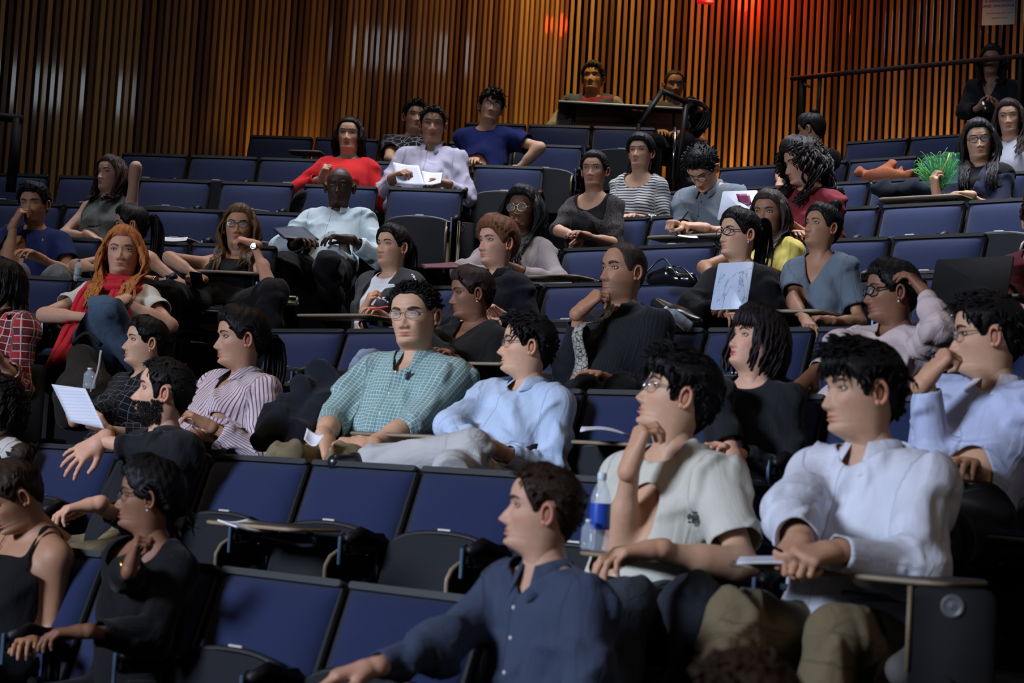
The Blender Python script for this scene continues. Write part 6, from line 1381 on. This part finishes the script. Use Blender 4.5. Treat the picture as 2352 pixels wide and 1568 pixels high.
v, f = tube(pts((-60, 262, 12.0), (52, 274, 12.0)), .030, 10); obj('top_bar', v, f, M['black'], root); v, f = tube(pts((40, 272, 12.0), (24, 440, 12.0)), .036, 10); obj('post', v, f, M['black'], root)
# black headphones and coiled strap beside the cropped-haired person
root = thing('jacket', tuple(at(1600, 330, 15.2)), 0, 'black jacket with looped straps hung beside the rear table', 'jacket')
S = SDF(.012, .04)
for a, b_, ra, rb in ((at(1585, 240, 15.2), at(1612, 285, 15.2), .06, .07), (at(1612, 285, 15.2), at(1600, 300, 15.2), .06, .05)): S.rc(a, b_, ra, rb)
v, q = S.mesh(); n = vnormals(v, q); v = v+n*np.clip(wrinkle(v, 5, .012, .1), -.02, .02)[:, None]; obj('jacket_body', v, q, M['coat'], root, vec=v)
for a in range(4): v, f = tube(catmull(pts((1575+8*a, 228+3*a, 15.1), (1612+4*a, 236+5*a, 15.08), (1630-3*a, 262, 15.06), (1622-7*a, 292, 15.08), (1598, 300, 15.1)), 16), .013, 7); obj('strap', v, f, M['lace'], root)
# notice on the right wall
a0, b0 = np.array(WALLS[2][1]), np.array(WALLS[2][2]); tW = nrm(b0-a0); nW = np.array([tW[1], -tW[0]])
def on_wall(px, py, off=.05):
    lo, hi = 8., 20.
    for _ in range(40):
        m = (lo+hi)/2; P = at(px, py, m)
        if (P[:2]-a0)@nW > off: lo = m
        else: hi = m
    return at(px, py, lo)
c = on_wall(2293, 12); e0 = on_wall(2255, 58); e1 = on_wall(2330, 56); w_ = np.linalg.norm(e1-e0); h_ = w_*1.35; ce = (e0+e1)/2+np.array([0, 0, h_/2]); tx = np.array([tW[0], tW[1], 0]); nz3 = np.array([nW[0], nW[1], 0])
root = thing('wall_notice', tuple(ce), 0, 'pale notice with dark capitals on the right-hand slatted wall', 'sign')
v, f = prism(rrect(w_, h_, .004, 2), ce, tx, (0, 0, 1), .003, .0005); obj('sheet', v+nz3*.0, f, mat('notice_sheet', (.34, .37, .50), .6), root)
def text(body, pos, size, m, parent, ax, up):
    cu = bpy.data.curves.new('lettering', 'FONT'); cu.body = body; cu.size = size; cu.align_x = 'CENTER'; cu.align_y = 'CENTER'; cu.extrude = .0004; cu.materials.append(m)
    o = bpy.data.objects.new('lettering', cu); COL.objects.link(o); z = np.cross(ax, up); Mx = Matrix(((ax[0], up[0], z[0], pos[0]), (ax[1], up[1], z[1], pos[1]), (ax[2], up[2], z[2], pos[2]), (0, 0, 0, 1)))
    me = bpy.data.meshes.new_from_object(o); bpy.data.objects.remove(o); me.name = 'lettering'; o = bpy.data.objects.new('lettering', me); COL.objects.link(o)
    o.parent = parent; Mp = Matrix([list(map(float, r)) for r in MATW[parent.name]]); o.matrix_local = Mp.inverted() @ Mx; return o
ink = mat('notice_ink', (.03, .035, .07), .7)
for t, fz in (('IS DANGEROUS', .065), ('AND UNLAWFUL', -.055)):
    text(t, ce+np.array([0, 0, fz*h_])+nz3*.0045, .125*w_, ink, root, tx, np.array([0, 0, 1.]))
mb = MB(); rg = np.random.default_rng(2)      # the two faint lines too small to read
for fz, x0, x1 in ((-.235, -.38, .36), (-.35, -.20, .22)):
    x = x0
    while x < x1:
        l = rg.uniform(.04, .11); v, f = prism([(x*w_, -.006*w_), ((x+l)*w_, -.006*w_), ((x+l)*w_, .016*w_), (x*w_, .016*w_)], ce+np.array([0, 0, fz*h_])+nz3*.0035, tx, (0, 0, 1.), .0006, .0001); mb.add(v, f); x += l+.025
obj('faint_print', *mb.get(), mat('faint_ink', (.12, .14, .22), .7), root)
# exit sign: only its lower edge shows at the top of the frame
c = at(1622, -22, 16.2); root = thing('exit_sign', tuple(c), 0, 'red lit box sign at the top edge of the picture', 'sign')
v, f = rbox(c, (.155, .07, .25), .006); obj('sign_box', v, f, mat('red_sign', (.75, .01, .02), .4, emit=.5), root)
l = bpy.data.lights.new('exit_glow', 'POINT'); l.energy = 34; l.color = (1, .05, .01); l.shadow_soft_size = .12; o = bpy.data.objects.new('exit_glow', l); COL.objects.link(o); o.location = at(1738, -45, 16.55)
# row-end panels with their round emblem
for b, k, px, pyc, Yc, lab in (('R', 1, 2188, 1392, 4.15, 'black row-end panel with a round grey emblem at the lower right aisle'), ('L', 3, 57, 856, 8.55, 'row-end panel with round emblem near the left edge'), ('L', 5, 612, 664, 10.4, 'row-end panel with round emblem beside the fair-tipped hair'), ('L', 7, 1059, 524, 12.1, 'row-end panel with round emblem beside the upright wooden tablets')):
    c = at(px, pyc, Yc); root = thing('row_end_panel', tuple(c-np.array([0, 0, .3])), 0, lab, 'panel'); fbk = ydir({'R': 42, 'L': 8}[b]); sd = np.cross(fbk, (0, 0, 1.)); nrmv = -sd       # outward, towards picture right
    nv = nrm(nrmv*.35+fbk*.94); ta = nrm(np.cross((0, 0, 1.), nv)) 
    v, f = prism(rrect(.20, .60, .03, 4), c-np.array([0, 0, .255])-nv*.022, ta, (0, 0, 1), .02, .004); obj('panel_board', v, f, M['black'], root)
    em = lathe(c, [(.026, -.002), (.028, .0), (.028, .003), (.022, .004), (.020, .0025), (.010, .0025), (.006, .004)], 22, np.array([ta, np.array([0, 0, 1.]), nv])); obj('emblem', *em, mat('dull_emblem', (.10, .10, .11), .4), root)
    v, f = tube([c-ta*.10+np.array([0, 0, .04]), c-ta*.10-np.array([0, 0, .16])], .006, 6); obj('tan_edge', v, f, M['lam'], root)
# two wooden tablets standing upright and a rolled seat frame by the aisle end of the fifth left row
for i, (px, w) in enumerate(((1029, .040), (1052, .018))):
    c = at(px, 560, 12.0); v, f = rbox(c, (w, .16, .30), .006); single('upright_tablet', v, f, M['lam'], ['wide wooden tablet stowed upright at the row end', 'narrow wooden tablet stowed upright at the row end'][i], 'tablet')
c = at(668, 690, 10.0); v, f = rbox(c, (.085, .06, .055), .01); single('small_box', v, f, M['greylabel'], 'small pale box on the aisle floor below the bald person', 'box')
